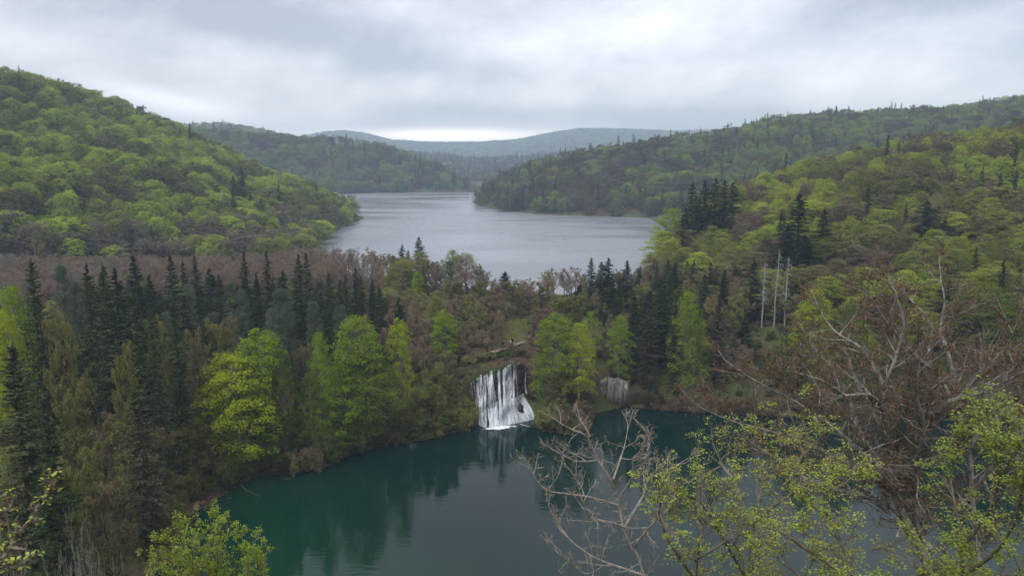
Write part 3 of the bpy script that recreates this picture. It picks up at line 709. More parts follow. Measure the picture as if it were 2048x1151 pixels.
    for u, v, d, w, c in [(1084, 705, 166, 56, BR), (1116, 740, 160, 66, OL), (1146, 725, 161, 66, OB), (1172, 765, 160, 54, OL), (1100, 775, 157, 46, OB), (1118, 795, 154, 66, OL), (1150, 805, 154, 74, OL), (1066, 715, 171, 40, RD),
                          (905, 705, 158, 60, OB), (855, 735, 152, 76, OL), (916, 770, 153, 50, OL), (880, 800, 150, 70, OB), (830, 785, 147, 70, OL), (790, 790, 144, 70, OB), (760, 830, 141, 60, OL), (640, 830, 132, 80, OL), (590, 850, 128, 70, (.13, .16, .035)), (540, 880, 124, 66, OB),
                          (470, 880, 121, 76, OL), (420, 860, 121, 80, OB), (360, 850, 122, 80, OL), (300, 860, 120, 80, OB), (240, 840, 122, 90, OL), (180, 830, 125, 80, BR), (140, 780, 130, 80, OL), (680, 860, 137, 70, OL), (500, 800, 128, 60, BR), (575, 760, 134, 60, BR), (810, 680, 160, 60, BR), (850, 660, 168, 60, BR), (930, 690, 172, 40, BR), (960, 600, 190, 60, BR), (985, 640, 188, 66, BR), (950, 652, 180, 60, BR), (998, 660, 184, 44, RD), (940, 622, 195, 60, OB), (1064, 645, 190, 50, BR), (1076, 668, 180, 40, BR), (975, 600, 205, 50, OB), (912, 640, 178, 60, OB), (1040, 612, 214, 46, OB), (1000, 610, 215, 56, OB),
                          (880, 560, 212, 60, BR), (900, 566, 208, 56, OL), (922, 562, 206, 56, OB), (945, 556, 214, 60, BR), (965, 562, 212, 52, OL), (985, 566, 209, 52, BR), (1002, 560, 218, 58, BR), (1022, 564, 216, 50, OL), (1042, 566, 220, 56, OB), (1060, 568, 214, 50, BR), (1085, 565, 210, 50, OB), (935, 590, 201, 54, OL), (975, 592, 202, 54, OB), (1012, 596, 205, 50, BR), (905, 600, 196, 54, BR), (925, 612, 194, 56, OB), (955, 615, 196, 60, BR), (990, 618, 198, 56, (.20, .19, .07)), (1020, 605, 206, 60, BR), (1070, 612, 196, 50, OB),
                          (905, 665, 172, 56, OB), (420, 648, 150, 60, OL), (385, 662, 146, 54, OB), (352, 690, 140, 56, OL), (445, 640, 156, 46, OB), (130, 640, 134, 60, (.26, .25, .08)), (320, 640, 152, 50, OL), (610, 690, 146, 50, OB), (250, 690, 126, 56, OL), (120, 940, 92, 80, OL), (210, 960, 98, 90, OB), (180, 890, 108, 80, OL), (280, 930, 108, 70, OL), (935, 668, 174, 58, BR), (962, 672, 174, 50, BR), (985, 676, 176, 40, OB), (1003, 645, 170, 26, BR), (1072, 672, 172, 46, BR), (1090, 650, 178, 50, OL), (945, 705, 168, 44, OB), (965, 712, 170, 36, BR)]:
        hero('olive' if c != BR and c != RD else 'bare', u, v, d, w * 1.1, c, 'olive budding tree' if c != BR and c != RD else 'brown leafless tree', 'budding_tree' if c != BR and c != RD else 'bare_tree', 'tree', G_BA)
    for k, (u, v, d) in enumerate([(1531, 524, 206), (1556, 496, 206), (1578, 512, 203)]):
        o = hero('snag', u, v, d, 24, GB, None, 'dead_tree', 'dead tree', 'dead grey trunks on the right shore', i=k)
        REG.pop(); tag(o, ('leftmost', 'tallest middle', 'rightmost')[k] + ' of three bare dead trunks before the big dark spruce')
    o = hero('bare', 926, 545, 212, 46, PW, None, 'bare_tree', 'bare tree', None, i=1); REG.pop()
    for ch in o.children:
        if ch.name.startswith('trunk'): ch.data = ch.data.copy(); ch.data.materials[0] = M_deadwood
    tag(o, 'whitish bare tree standing out among brown shrubs behind the waterfall')

ENV_F = [(-200, 760), (0, 760), (100, 740), (300, 735), (400, 740), (560, 810), (600, 790), (760, 760), (830, 715), (900, 700), (925, 765), (960, 775), (1000, 760), (1060, 770), (1075, 700), (1110, 720), (1150, 735), (1190, 690), (1230, 600), (1300, 585), (1450, 590), (1600, 640), (1750, 640), (2300, 600)]
ENV_M = [(-200, 600), (0, 600), (100, 580), (200, 560), (300, 545), (600, 545), (740, 550), (780, 560), (900, 575), (960, 585), (1000, 592), (1060, 600), (1100, 580), (1180, 575), (1300, 545), (1450, 500), (1700, 560), (2300, 540)]
ENV_B = [(-200, 500), (0, 500), (300, 508), (520, 498), (600, 486), (700, 488), (760, 495), (800, 505), (900, 500), (940, 508), (970, 530), (990, 552), (1040, 552), (1100, 535), (1150, 525), (1200, 545), (1300, 520), (1400, 505), (2300, 480)]
def ip(E, u): return float(np.interp(u, [e[0] for e in E], [e[1] for e in E]))
def plant_barrier():
    U = Field(77, 22, 3); n = 0; plan = []
    pts = []
    g = 3.9
    for ix in range(-55, 58):
        for iy in range(20, 96):
            pts.append(((ix + rng.uniform(.1, .9)) * g, (iy + rng.uniform(.1, .9)) * g))
    pts = np.array(pts); x, y = pts.T; d = np.hypot(x, y); u = uh(x, y)
    sl = -sdf(LOW, x, y); su = -sdf(UP, x, y); h = height(x, y); f = U(x, y)
    az = np.arctan2(x, y)
    foot = np.full(len(x), 1e9)
    a, rd, rz, fd = HILLS['left'][0]; foot = np.where(u < 720, np.interp(az, a, fd), foot)
    a2, rd2, rz2, fd2 = HILLS['near'][0]; foot = np.where(u > 1290, np.minimum(foot, np.interp(az, a2, fd2)), foot)
    ok = (u > -130) & (u < 2180) & (sl > 0.8) & (su > 1.5) & (d > 84) & (d < np.minimum(foot + 6, 345)) & (y > 76)
    ok |= (u > -60) & (u < 345) & (sl > .8) & (d > 48) & (d < 90)
    order = np.argsort(d)
    grid = {}
    for (tx, ty, tr) in TAKEN: grid.setdefault((int(tx // 8), int(ty // 8)), []).append((tx, ty, tr))
    def free(px, py, r):
        cx, cy_ = int(px // 8), int(py // 8)
        for a_ in (-1, 0, 1):
            for b_ in (-1, 0, 1):
                for (tx, ty, tr) in grid.get((cx + a_, cy_ + b_), ()):
                    if (tx - px) ** 2 + (ty - py) ** 2 < (0.62 * (r + tr)) ** 2: return False
        grid.setdefault((cx, cy_), []).append((px, py, r)); return True
    cnt = {}
    for k in order:
        if not ok[k]: continue
        px, py, dd, uu, s_, b_ = x[k], y[k], d[k], u[k], sl[k], su[k]
        if 925 < uu < 1062 and dd < 172: continue                       # the falls
        if 1008 < uu < 1058 and 168 < dd < 202: continue                 # grass clearing with the boardwalk
        if 1155 < uu < 1258 and s_ < 5: continue
        row = 'F' if s_ < 22 else ('B' if (dd > 232 or b_ < 22) else 'M')
        vt = ip({'F': ENV_F, 'M': ENV_M, 'B': ENV_B}[row], uu)
        q = rng.uniform()
        if row == 'F':
            if uu < 420: kind = 'olive' if q < .45 else 'bare' if q < .6 else 'tallspruce' if q < .74 else 'beech'
            elif uu < 930: kind = 'olive' if q < .55 else 'bare' if q < .75 else 'beech'
            elif uu < 1200: kind = 'olive' if q < .6 else 'bare'
            else: kind = 'bare' if q < .36 else 'tallspruce' if q < .55 else 'olive' if q < .86 else 'beech'
        elif row == 'M':
            if uu < 760: kind = 'spruce' if q < .46 else 'olive' if q < .64 else 'pine' if q < .82 else 'beech' if q < .90 else 'bare'
            elif uu < 1110: kind = 'bare' if q < .55 else 'olive' if q < .93 else 'beech'
            else: kind = 'spruce' if q < .45 else 'bare' if q < .75 else 'olive'
        else:
            if uu < 760: kind = 'alder'
            elif uu < 980: kind = 'alder' if q < .6 else 'bare' if q < .8 else 'olive'
            elif uu < 1170: kind = 'alder'
            else: kind = 'spruce' if q < .5 else 'bare'
        if dd < 92: vt = max(vt, np.interp(dd, [50, 92], [1080, 900])); kind = 'bare' if q < .45 else 'bush' if q < .6 else 'olive'
        if 1505 < uu < 1605 and dd < 203: vt = max(vt, 655)
        vj = abs(rng.normal(0, 1)) * {'F': 55, 'M': 40, 'B': 10}[row] + rng.uniform(0, 8)
        a_, s0 = ray(uu, vt + vj)
        H = CZ + float(s0) * dd - h[k]
        Hmax = {'olive': 13, 'bare': 15, 'beech': 19, 'spruce': 21, 'tallspruce': 27, 'alder': 12.5, 'pine': 18}[kind]
        H = min(H, Hmax * rng.uniform(.8, 1.05))
        if H < 2.2: continue
        W = {'olive': .62, 'bare': .56, 'beech': .62, 'spruce': .46, 'tallspruce': .42, 'alder': .55, 'pine': .42}[kind] * H * rng.uniform(.85, 1.2)
        W = min(max(W, 2.0), 9)
        if H < 5 and kind not in ('spruce', 'alder'): kind = 'bush'; W = H * 1.4
        if not free(px, py, W * 0.5): continue
        pal = {'olive': [OL, OB, OL, (.13, .15, .035)], 'bare': [BR, OB, GB, BR], 'beech': [(.115, .145, .03), (.13, .15, .035), OL], 'spruce': [DK, DG, (.045, .062, .028)], 'tallspruce': [DG, (.075, .08, .045)],
               'alder': [RD, BR, RD, GB], 'pine': [PN], 'bush': [OL, OB, (.12, .14, .03)]}[kind]
        if kind == 'alder' and uu > 960: pal = [RD, GB, OB]
        if 760 < uu < 1110 and row != 'F' and kind in ('olive', 'bare'): pal = [(.27, .23, .14), (.25, .20, .15), (.27, .26, .10), RD]
        tint = pal[int(rng.integers(0, len(pal)))]
        name, cat, grp, what = {'olive': ('budding_tree', 'tree', G_BA, 'olive budding tree'), 'bare': ('bare_tree', 'tree', G_BA, 'brown leafless tree'), 'beech': ('beech_tree', 'beech', G_BE, 'green beech'),
            'spruce': ('spruce_tree', 'spruce', G_SP, 'dark spruce'), 'tallspruce': ('spruce_tree', 'spruce', G_SP, 'ragged spruce'), 'alder': ('alder_tree', 'alder', 'bare reddish alders along the grey lake', 'reddish bare alder'),
            'pine': ('pine_tree', 'pine', 'pines between the two lakes', 'grey-green pine'), 'bush': ('bush', 'bush', 'bushes between the two lakes', 'low olive bush')}[kind]
        vtop = vt + vj if H >= 0 else 0
        vtop = float(proj(px, py, h[k] + H)[1]); vbase = float(proj(px, py, h[k])[1])
        plan.append((dd, kind, px, py, H, W, tint, name, cat, grp, what, uu, vtop, vbase, float(h[k]) - .1))
    # front to back: what nearer crowns hide stands in one understorey object
    cover = np.full(320, 2000.0); hidden = []
    for o, what, u_, v_, d_ in [r_[:5] for r_ in REG]: plan.append((d_, None, 0, 0, 0, o.scale[0] * 7, 0, 0, 0, 0, 0, u_, v_, float(proj(*o.location)[1]), 0))
    plan.sort(key=lambda a: a[0])
    for pl in plan:
        dd, kind, px, py, H, W, tint, name, cat, grp, what, uu, vt_, vb_, zz = pl
        hw = W * .5 * FPX / dd; c0 = int(max(0, (uu - hw * .6 + 200) // 8)); c1 = int(min(319, (uu + hw * .6 + 200) // 8)) + 1
        seen = (cover[c0:c1] > vt_ + .10 * (vb_ - vt_)).mean() if c1 > c0 else 0
        solid = .35 if kind in ('alder', 'bare') else .22
        cv = vt_ + solid * (vb_ - vt_)
        if kind is None or (seen > .25 and cnt.get(name, 0) < 290 and -30 < uu < 2080):
            if kind is not None:
                o = tree(kind, int(rng.integers(0, 9)), px, py, H, W, tint, name, None, cat, grp, z=zz)
                cnt[name] = cnt.get(name, 0) + 1; REG.append((o, what, uu, vt_, dd))
        else: hidden.append(pl)
        cover[c0:c1] = np.where(cover[c0:c1] > cv, cv, cover[c0:c1])
    kinds = ['olive', 'bare', 'spruce', 'tallspruce', 'alder', 'pine', 'beech', 'bush']
    proto_collection('under', [joined(SH[k_][j]) for k_ in kinds for j in (0, 1)])
    if hidden:
        P = [(a[2], a[3], a[14]) for a in hidden]; pk = [kinds.index(a[1]) * 2 + int(rng.integers(0, 2)) for a in hidden]
        S = [(a[5] / 2 / SH[a[1]][0][1], a[5] / 2 / SH[a[1]][0][1], a[4] / SH[a[1]][0][0]) for a in hidden]
        wood('forest', 'crowded lesser trees filling the gaps of the forest between the lakes', 'under', np.array(P), rng.uniform(0, 6.28, len(P)), np.array(S), np.array(pk), np.array([a[6] for a in hidden]), 'forest')
    print('hidden', len(hidden))
    # bushes hanging over the water along the far shore
    L = np.array(low_far); seg = np.linalg.norm(np.diff(L, axis=0), axis=1); cum = np.concatenate([[0], np.cumsum(seg)])
    s = 0.0
    while s < cum[-1]:
        px = np.interp(s, cum, L[:, 0]); py = np.interp(s, cum, L[:, 1]); uu = float(uh(px, py))
        s += rng.uniform(1.0, 2.2)
        if uu > 2200 or 935 < uu < 1088: continue
        if 1160 < uu < 1262: continue
        py += rng.uniform(-1.0, 1.8)
        W = rng.uniform(3.5, 6.5); H = rng.uniform(2.6, 6.0)
        if uu > 1200: W *= .8; H *= .7
        z = max(float(height(px, py)), 0.0) - .2
        c = [OL, OB, (.13, .17, .04), (.18, .21, .05), OL][int(rng.integers(0, 5))]
        if uu > 1250: c = [OB, BR, (.10, .085, .03)][int(rng.integers(0, 3))]
        o = tree('olive' if rng.uniform() < .4 and uu < 1150 else 'bush', int(rng.integers(0, 9)), px, py, H * 1.15, W, c, 'bush', None, 'bush', 'bushes along the shore of the green lake', z=z)
        cnt['bush'] = cnt.get('bush', 0) + 1
        REG.append((o, 'shoreline bush', uu, 900, float(math.hypot(px, py))))
    print('barrier', cnt)

def joined(sh):
    a, b = sh[2], sh[3]; V = []; F = []; M = []; n = 0
    for k, me in enumerate((a, b)):
        v = np.empty(len(me.vertices) * 3, dtype=np.float32); me.vertices.foreach_get('co', v); f = np.empty(len(me.loops), dtype=np.int32); me.loops.foreach_get('vertex_index', f)
        V.append(v.reshape(-1, 3)); F.append(f.reshape(-1, 4) + n); M.append(np.full(len(f) // 4, k)); n += len(V[-1])
    return np_mesh('tree_shape', np.concatenate(V), np.concatenate(F), [a.materials[0], b.materials[0]], np.concatenate(M))

def plant_slopes():
    """every crown on the nearer slopes up to the count limit stands alone, the rest is one wood per hill"""
    T = Field(5, 90); T2 = Field(6, 35); T3 = Field(8, 60)
    proto_collection('hill', [s[2] for s in LOD['beech']] + [s[2] for s in LOD['bare']] + [s[2] for s in LOD['spruce']])
    proto_collection('far', [s[2] for s in LOD['far']] + [s[2] for s in LOD['farspruce']])
    cand = []
    spec = {'left': 7.0, 'near': 6.2, 'right': 8.0, 'midleft': 8.5, 'backleft': 14, 'farlow': 15, 'far': 24}
    for key, g in spec.items():
        (a, rd, rz, fd), p = HILLS[key]
        a0, a1 = max(a[0], -0.66), min(a[-1], 0.66); d0, d1 = fd.min() * .98, rd.max() + 40
        x0, x1 = d1 * math.sin(a0), d1 * math.sin(a1)
        xs = np.arange(min(x0, d0 * math.sin(a0)) - g, max(x1, d0 * math.sin(a1)) + g, g); ys = np.arange(d0 * .75, d1, g)
        X, Y = np.meshgrid(xs, ys); X = X.ravel() + rng.uniform(-.46, .46, X.size) * g; Y = Y.ravel() + rng.uniform(-.46, .46, Y.size) * g
        az = np.arctan2(X, Y); d = np.hypot(X, Y)
        m = (az > a0) & (az < a1) & (d > d0) & (d < d1); X, Y, az, d = X[m], Y[m], az[m], d[m]
        Lh, D, F, t = layer(key, az, d)
        oth = np.max([layer(k2, az, d)[0] for k2 in HILLS if k2 != key], axis=0)
        lowd = {'left': np.maximum(F - 70, 342), 'right': F - 90, 'midleft': F - 30}.get(key, F + 1)
        m = (d > lowd) & (d < D + g * 1.8) & (Lh >= oth - 0.01) & (sdf(UP, X, Y) < (-.4 if key in ('left', 'right', 'midleft') else -2))
        X, Y, az, d, t = X[m], Y[m], az[m], d[m], t[m]
        Z = height(X, Y) - .2; u = uh(X, Y); _, v = proj(X, Y, Z + 8)
        n = len(X); f1 = T(X, Y) + rng.normal(0, .35, n); f2 = T2(X, Y) + rng.normal(0, .5, n); f3 = T3(X, Y) + rng.normal(0, .45, n); q = rng.uniform(size=n)
        far = key in ('backleft', 'farlow', 'far')
        if key == 'left':
            green = np.where(f1 > -.75, 1, 0) * (q < np.interp(u, [0, 380, 520, 640, 730], [.95, .9, .75, .65, .6]))
            green = np.where(v > np.interp(u, [0, 300, 600], [470, 455, 440]), (q < .30), green)
            con = (q > .99)
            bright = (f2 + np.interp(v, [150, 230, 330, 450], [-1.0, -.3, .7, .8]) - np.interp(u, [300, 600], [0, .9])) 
        elif key == 'near':
            green = (f2 > -.35); con = q > .975; bright = f3 + .25
        elif key == 'right':
            green = (f3 > np.interp(u, [950, 1250, 1450, 1700], [.9, .6, -.3, -.5])); con = (q > .93) | ((t > .93) & (q > .87)) | ((t < .10) & (q > .7)); bright = f2 - .2
        elif key == 'midleft':
            green = (f3 > -.5); con = (q > .93) | ((u > 820) & (q > .7)) ; bright = f2 - .4
        elif key == 'farlow': green = f3 > 1.0; con = (q > .35); bright = f2 - 1
        else: green = f3 > -.3; con = (q > .8); bright = f2 - .5
        col = np.zeros((n, 3))
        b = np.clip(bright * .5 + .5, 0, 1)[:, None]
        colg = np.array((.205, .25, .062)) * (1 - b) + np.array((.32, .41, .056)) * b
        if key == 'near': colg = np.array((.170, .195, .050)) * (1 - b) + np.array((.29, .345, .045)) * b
        if key in ('right', 'midleft'): colg = colg * .6 + np.array((.06, .105, .065)) * .55  # distance haze put into the leaf colour: duller and bluer on these hills
        br = np.array([BR, OB, OL, GB])[rng.integers(0, 4, n)] * rng.uniform(.45, .7, (n, 1))
        if key == 'left': br = np.where((v > 430)[:, None], np.array(GB) * .8, np.array((.155, .16, .062)) * rng.uniform(.75, 1.1, (n, 1)))
        if key == 'near': br = np.array([OB, BR, OL, OB, RD])[rng.integers(0, 5, n)] * rng.uniform(.6, .85, (n, 1))
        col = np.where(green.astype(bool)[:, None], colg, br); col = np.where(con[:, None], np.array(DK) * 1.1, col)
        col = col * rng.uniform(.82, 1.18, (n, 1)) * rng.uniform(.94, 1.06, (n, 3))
        typ = np.where(con, 2, np.where(green.astype(bool) | (rng.uniform(size=n) < (.35 if key != 'left' else .25)), 0, 1))
        Wd = (rng.uniform(.6, 1.0, n) + rng.uniform(0, 1, n) ** 4 * .9) * g * 1.3 * {'near': 1.45, 'left': 1.45}.get(key, 1.35); Hh = np.where(con, rng.uniform(.9, 1.4, n) * 15, rng.uniform(.8, 1.15, n) * 13)
        if key in ('left', 'near'): Hh = np.where(t < .03, Hh * .75, Hh)
        for k in range(n) if key in ('left', 'near') else ():
            # too close to a placed tree
            pass
        cand.append(dict(key=key, X=X, Y=Y, Z=Z, u=u, v=v, d=d, W=Wd, H=Hh, col=col, typ=typ, far=far, t=t))
    # individuals
    TX = np.array([t_[:2] for t_ in TAKEN])
    solo = []
    for ci, c in enumerate(cand):
        keep = np.ones(len(c['X']), bool)
        if c['key'] in ('left', 'near'):
            for k in range(len(keep)):
                if np.min((TX[:, 0] - c['X'][k]) ** 2 + (TX[:, 1] - c['Y'][k]) ** 2) < 10: keep[k] = False
                vis = (c['u'][k] > -20) & (c['u'][k] < 2070)
                if keep[k] and vis: solo.append((c['W'][k] * c['H'][k] / c['d'][k] ** 2, ci, k, c['typ'][k]))
        c['keep'] = keep; c['solo'] = np.zeros(len(keep), bool)
    solo.sort(reverse=True); quota = {0: 190, 1: 70, 2: 30}; got = {0: 0, 1: 0, 2: 0}
    hd = {0: ('beech', 'beech_tree', 'beech'), 1: ('bare', 'bare_tree', 'tree'), 2: ('spruce', 'spruce_tree', 'spruce')}
    for _, ci, k, ty in solo:
        if got[ty] >= quota[ty]: continue
        got[ty] += 1; c = cand[ci]; c['solo'][k] = True
        kd, nm, cat = hd[int(ty)]
        W = c['W'][k] if ty < 2 else c['H'][k] * .3
        closeup = c['d'][k] < 330
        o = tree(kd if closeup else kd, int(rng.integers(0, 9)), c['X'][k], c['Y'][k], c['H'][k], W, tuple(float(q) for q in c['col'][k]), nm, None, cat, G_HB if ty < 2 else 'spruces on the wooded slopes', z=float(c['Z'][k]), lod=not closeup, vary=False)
        g_ = c['col'][k]
        what = 'dark spruce' if ty == 2 else ('bright green crown' if g_[1] > 1.55 * g_[0] and g_[1] > .17 else 'green crown' if g_[1] > 1.3 * g_[0] else 'brown budding crown')
        REG.append((o, what + ('' if ty == 2 else ''), float(c['u'][k]), float(c['v'][k]), float(c['d'][k]), c['key']))
    names = {'left': ('hillside_wood', 'spring wood of green and brown crowns covering the upper left hill'), 'near': ('hillside_wood', 'spring wood of green and reddish crowns covering the near right slope'),
             'right': ('hillside_wood', 'dull brown and green wood on the headland across the grey lake'), 'midleft': ('hillside_wood', 'bluish green wood on the middle hill beyond the grey lake'),
             'backleft': ('hillside_wood', 'hazy wood on the low crest behind the left hill'), 'farlow': ('hillside_wood', 'dark hazy conifer wood in the valley beyond the lake'), 'far': ('hillside_wood', 'pale blue wood on the farthest hills under the cloud')}
    tot = 0
    for c in cand:
        m = c['keep'] & ~c['solo']
        n = int(m.sum()); tot += n
        if not n: continue
        P = np.stack([c['X'][m], c['Y'][m], c['Z'][m]], -1); ty = c['typ'][m]; W = c['W'][m]; H = c['H'][m]; r_ = rng.integers(0, 60, n)
        if c['far']:
            pick = np.where(ty == 2, 3 + r_ % 2, r_ % 3)
            base = np.where(ty[:, None] == 2, [[6.4, 6.4, 18]], [[11, 11, 14]])
            W = np.where(ty == 2, H * .55, W)
        else:
            pick = np.where(ty == 0, r_ % 5, np.where(ty == 1, 5 + r_ % 3, 8 + r_ % 2))
            base = np.where(ty[:, None] == 2, [[6.4, 6.4, 22]], np.where(ty[:, None] == 1, [[8.4, 8.4, 13]], [[11, 11, 16]]))
            W = np.where(ty == 2, H * .36, W)
        S = np.stack([W, W, H], -1) / base
        nm, lb = names[c['key']]
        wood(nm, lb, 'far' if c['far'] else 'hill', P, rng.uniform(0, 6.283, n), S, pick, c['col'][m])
    print('slopes solo', got, 'in woods', tot)

def undergrowth():
    """ground cover under the trees"""
    proto_collection('scrub', [one_mesh('scrub', shape_bush(s, H=2.0, Rad=1.8, stems=7, leaf=.2, per=70), M_leaf, M_bark) for s in (91, 92, 93)])
    n = 9000
    x = rng.uniform(-190, 220, n); y = rng.uniform(60, 330, n); u = uh(x, y); d = np.hypot(x, y)
    m = (u > -150) & (u < 2200) & (sdf(LOW, x, y) < -.6) & (sdf(UP, x, y) < -1) & (d > 70)
    cl = (u > 1005) & (u < 1060) & (d > 172) & (d < 204); m &= ~cl | (rng.uniform(size=n) < .08)
    m &= ~((u > 930) & (u < 1062) & (d < 168))
    x, y, u, d = x[m], y[m], u[m], d[m]; n = len(x)
    P = np.stack([x, y, height(x, y) - .1], -1)
    c = np.array([OL, OB, BR, (.13, .15, .04), (.13, .10, .06)])[rng.integers(0, 5, n)] * rng.uniform(.6, 1.0, (n, 1))
    s = rng.uniform(.5, 1.25, n); S = np.stack([s * 1.2, s * 1.2, s], -1)
    wood('undergrowth', 'low brown and olive scrub covering the ground between the trees', 'scrub', P, rng.uniform(0, 6.28, n), S, rng.integers(0, 3, n), c, 'undergrowth')

# ------------------------------------------------------------------ labels
ORD = ['first', 'second', 'third', 'fourth', 'fifth', 'sixth', 'seventh', 'eighth', 'ninth', 'tenth', 'eleventh', 'twelfth']
def place_of(u, v, d, hill=None):
    if hill == 'left' or (hill is None and d > 335 and u < 760):
        return 'on left hillside ' + ('low above the alders' if v > 400 else 'halfway up' if v > 280 else 'near the crest') + (' by the lake' if u > 480 else ' by picture edge' if u < 160 else '')
    if hill == 'near' or (hill is None and d > 225 and u > 1290):
        return 'on right slope ' + ('high up' if v < 380 else 'low down' if v > 520 else 'halfway up') + (' by picture edge' if u > 1880 else ' by lake end' if u < 1500 else ' above dead trunks' if u < 1700 else '')
    row = 'by the green lake' if d < (150 if u < 930 else 182) else ('beside the grey lake' if d > 228 else 'between the lakes')
    return row + ' ' + ('at left edge' if u < 130 else 'far left' if u < 330 else 'left of lime beeches' if u < 450 else 'behind lime beeches' if u < 620 else 'well left of the waterfall' if u < 790 else 'just left of the waterfall' if u < 940
        else 'above the waterfall' if u < 1065 else 'just right of the waterfall' if u < 1160 else 'by the pale rock face' if u < 1290 else 'right of the rock face' if u < 1480 else 'near dead trunks' if u < 1650 else 'behind big bare beech' if u < 1900 else 'at right edge')
def shade_of(o, what):
    c = [ch for ch in o.children if 'tint' in ch.keys() and ch.name.startswith('crown')]
    t = list((c[0] if c else o)['tint']) if (c or 'tint' in o.keys()) else [.1, .1, .05]
    if 'spruce' in what: return 'blackish' if t[1] < .045 else 'olive dark'
    if 'alder' in what: return 'reddish' if t[0] > 1.45 * t[1] else 'brownish' if t[1] < .1 else 'greyish'
    return 'paler' if t[1] > .125 else 'duller'
def label_all():
    cells = {}
    for r_ in REG:
        o, what, u, v, d = r_[:5]; hill = r_[5] if len(r_) > 5 else None
        cells.setdefault((what, place_of(u, v, d, hill)), []).append((u, o, float(o.scale[2])))
    work = [(w, p, L, 0) for (w, p), L in cells.items()]
    while work:
        what, pl, L, lv = work.pop(); n = len(L)
        if n > 9 and lv < 2:
            S = {}
            if lv == 0:
                for e in L: S.setdefault(shade_of(e[1], what), []).append(e)
                if len(S) == 1: S = {'': L}
            else:
                hs = sorted(e[2] for e in L); m1 = hs[n // 3]; m2 = hs[2 * n // 3]
                for e in L: S.setdefault('short' if e[2] < m1 else 'tall' if e[2] > m2 else 'middling', []).append(e)
            for k, Q in S.items(): work.append(((k + ' ' + what).strip().replace('reddish reddish', 'reddish').replace('olive dark dark', 'olive dark').replace('blackish dark', 'blackish').replace('greyish reddish', 'greyish').replace('brownish reddish', 'brownish').replace('duller dull', 'dull'), pl, Q, lv + 1))
            continue
        L.sort(key=lambda a: a[0])
        for k, (u, o, _) in enumerate(L):
            if n == 1: lb = 'single ' + what + ' ' + pl
            elif n == 2: lb = ('left' if k == 0 else 'right') + ' of two, ' + what + ' ' + pl
            elif k < (n + 1) // 2: lb = ('leftmost' if k == 0 else ORD[min(k, 11)] + ' from left') + ', ' + what + ' ' + pl
            else: lb = ('rightmost' if k == n - 1 else ORD[min(n - 1 - k, 11)] + ' from right') + ', ' + what + ' ' + pl
            o['label'] = ' '.join(lb.split()[:16])
# ------------------------------------------------------------------ waterfall, rock, boardwalk, people, driftwood
def M_rock():
    def c(t, pos, obj):
        n = t.noise(pos, 0.9, 7, 0.6)
        return t.ramp(n, [(0.3, (0.014, 0.013, 0.010)), (0.5, (0.05, 0.04, 0.028)), (0.68, (0.11, 0.085, 0.055))])
    return simple('wet_travertine', 0.6, c, (2.2, 0.25, 0.9))
def M_palerock():
    def c(t, pos, obj):
        mp = t.new('ShaderNodeMapping'); t.l.new(pos, mp.inputs[0]); mp.inputs['Scale'].default_value = (2.2, 2.2, 0.22)
        n = t.noise(mp.outputs[0], 1.2, 7, 0.65); n2 = t.noise(pos, 0.5, 5)
        a = t.ramp(n, [(0.32, (0.05, 0.045, 0.04)), (0.5, (0.20, 0.185, 0.17)), (0.66, (0.42, 0.39, 0.37))])
        return t.mix(t.smooth(n2, 0.5, 0.7), a, (0.10, 0.075, 0.05))
    return simple('pale_limestone', 0.85, c, (1.8, 0.3, 0.8))
def M_water_strand():
    m, t, out = mat('falling_water')
    at_ = t.new('ShaderNodeAttribute', attribute_name='flow')
    sep = t.new('ShaderNodeSeparateXYZ'); t.l.new(at_.outputs['Vector'], sep.inputs[0])
    cb = t.new('ShaderNodeCombineXYZ'); t.put(cb.inputs[0], t.math('MULTIPLY', sep.outputs[0], 2.4)); t.put(cb.inputs[1], t.math('MULTIPLY', sep.outputs[1], 0.30)); t.put(cb.inputs[2], sep.outputs[2])
    n = t.noise(cb.outputs[0], 1.6, 5, 0.65)
    p = t.new('ShaderNodeBsdfPrincipled'); p.inputs['Roughness'].default_value = 0.5
    p.inputs['Base Color'].default_value = (0.66, 0.71, 0.78, 1)
    tr = t.new('ShaderNodeBsdfTransparent'); mx = t.new('ShaderNodeMixShader')
    t.put(mx.inputs[0], t.smooth(n, 0.34, 0.66)); t.l.new(tr.outputs[0], mx.inputs[1]); t.l.new(p.outputs[0], mx.inputs[2]); t.l.new(mx.outputs[0], out.inputs[0])
    return m
def M_foam():
    m, t, out = mat('foam')
    geo = t.new('ShaderNodeNewGeometry')
    n = t.noise(geo.outputs['Position'], 1.1, 7, 0.7)
    at_ = t.new('ShaderNodeAttribute', attribute_name='flow'); sep = t.new('ShaderNodeSeparateXYZ'); t.l.new(at_.outputs['Vector'], sep.inputs[0])
    f = t.math('ADD', n, t.math('MULTIPLY', sep.outputs[0], -0.75))
    p = t.new('ShaderNodeBsdfPrincipled'); p.inputs['Roughness'].default_value = 0.7; p.inputs['Base Color'].default_value = (0.74, 0.79, 0.83, 1)
    tr = t.new('ShaderNodeBsdfTransparent'); mx = t.new('ShaderNodeMixShader')
    t.put(mx.inputs[0], t.smooth(f, 0.12, 0.34)); t.l.new(tr.outputs[0], mx.inputs[1]); t.l.new(p.outputs[0], mx.inputs[2]); t.l.new(mx.outputs[0], out.inputs[0])
    return m
LIP = [(930, 776), (938, 765), (946, 760), (954, 753), (962, 748), (970, 750), (978, 745), (986, 738), (994, 741), (1002, 734), (1010, 735), (1018, 729), (1026, 727), (1034, 730), (1042, 727), (1050, 731), (1058, 744)]
FOOT = [(944, 836), (952, 845), (962, 851), (975, 854), (990, 853), (1008, 850), (1024, 846), (1048, 840), (1074, 834)]
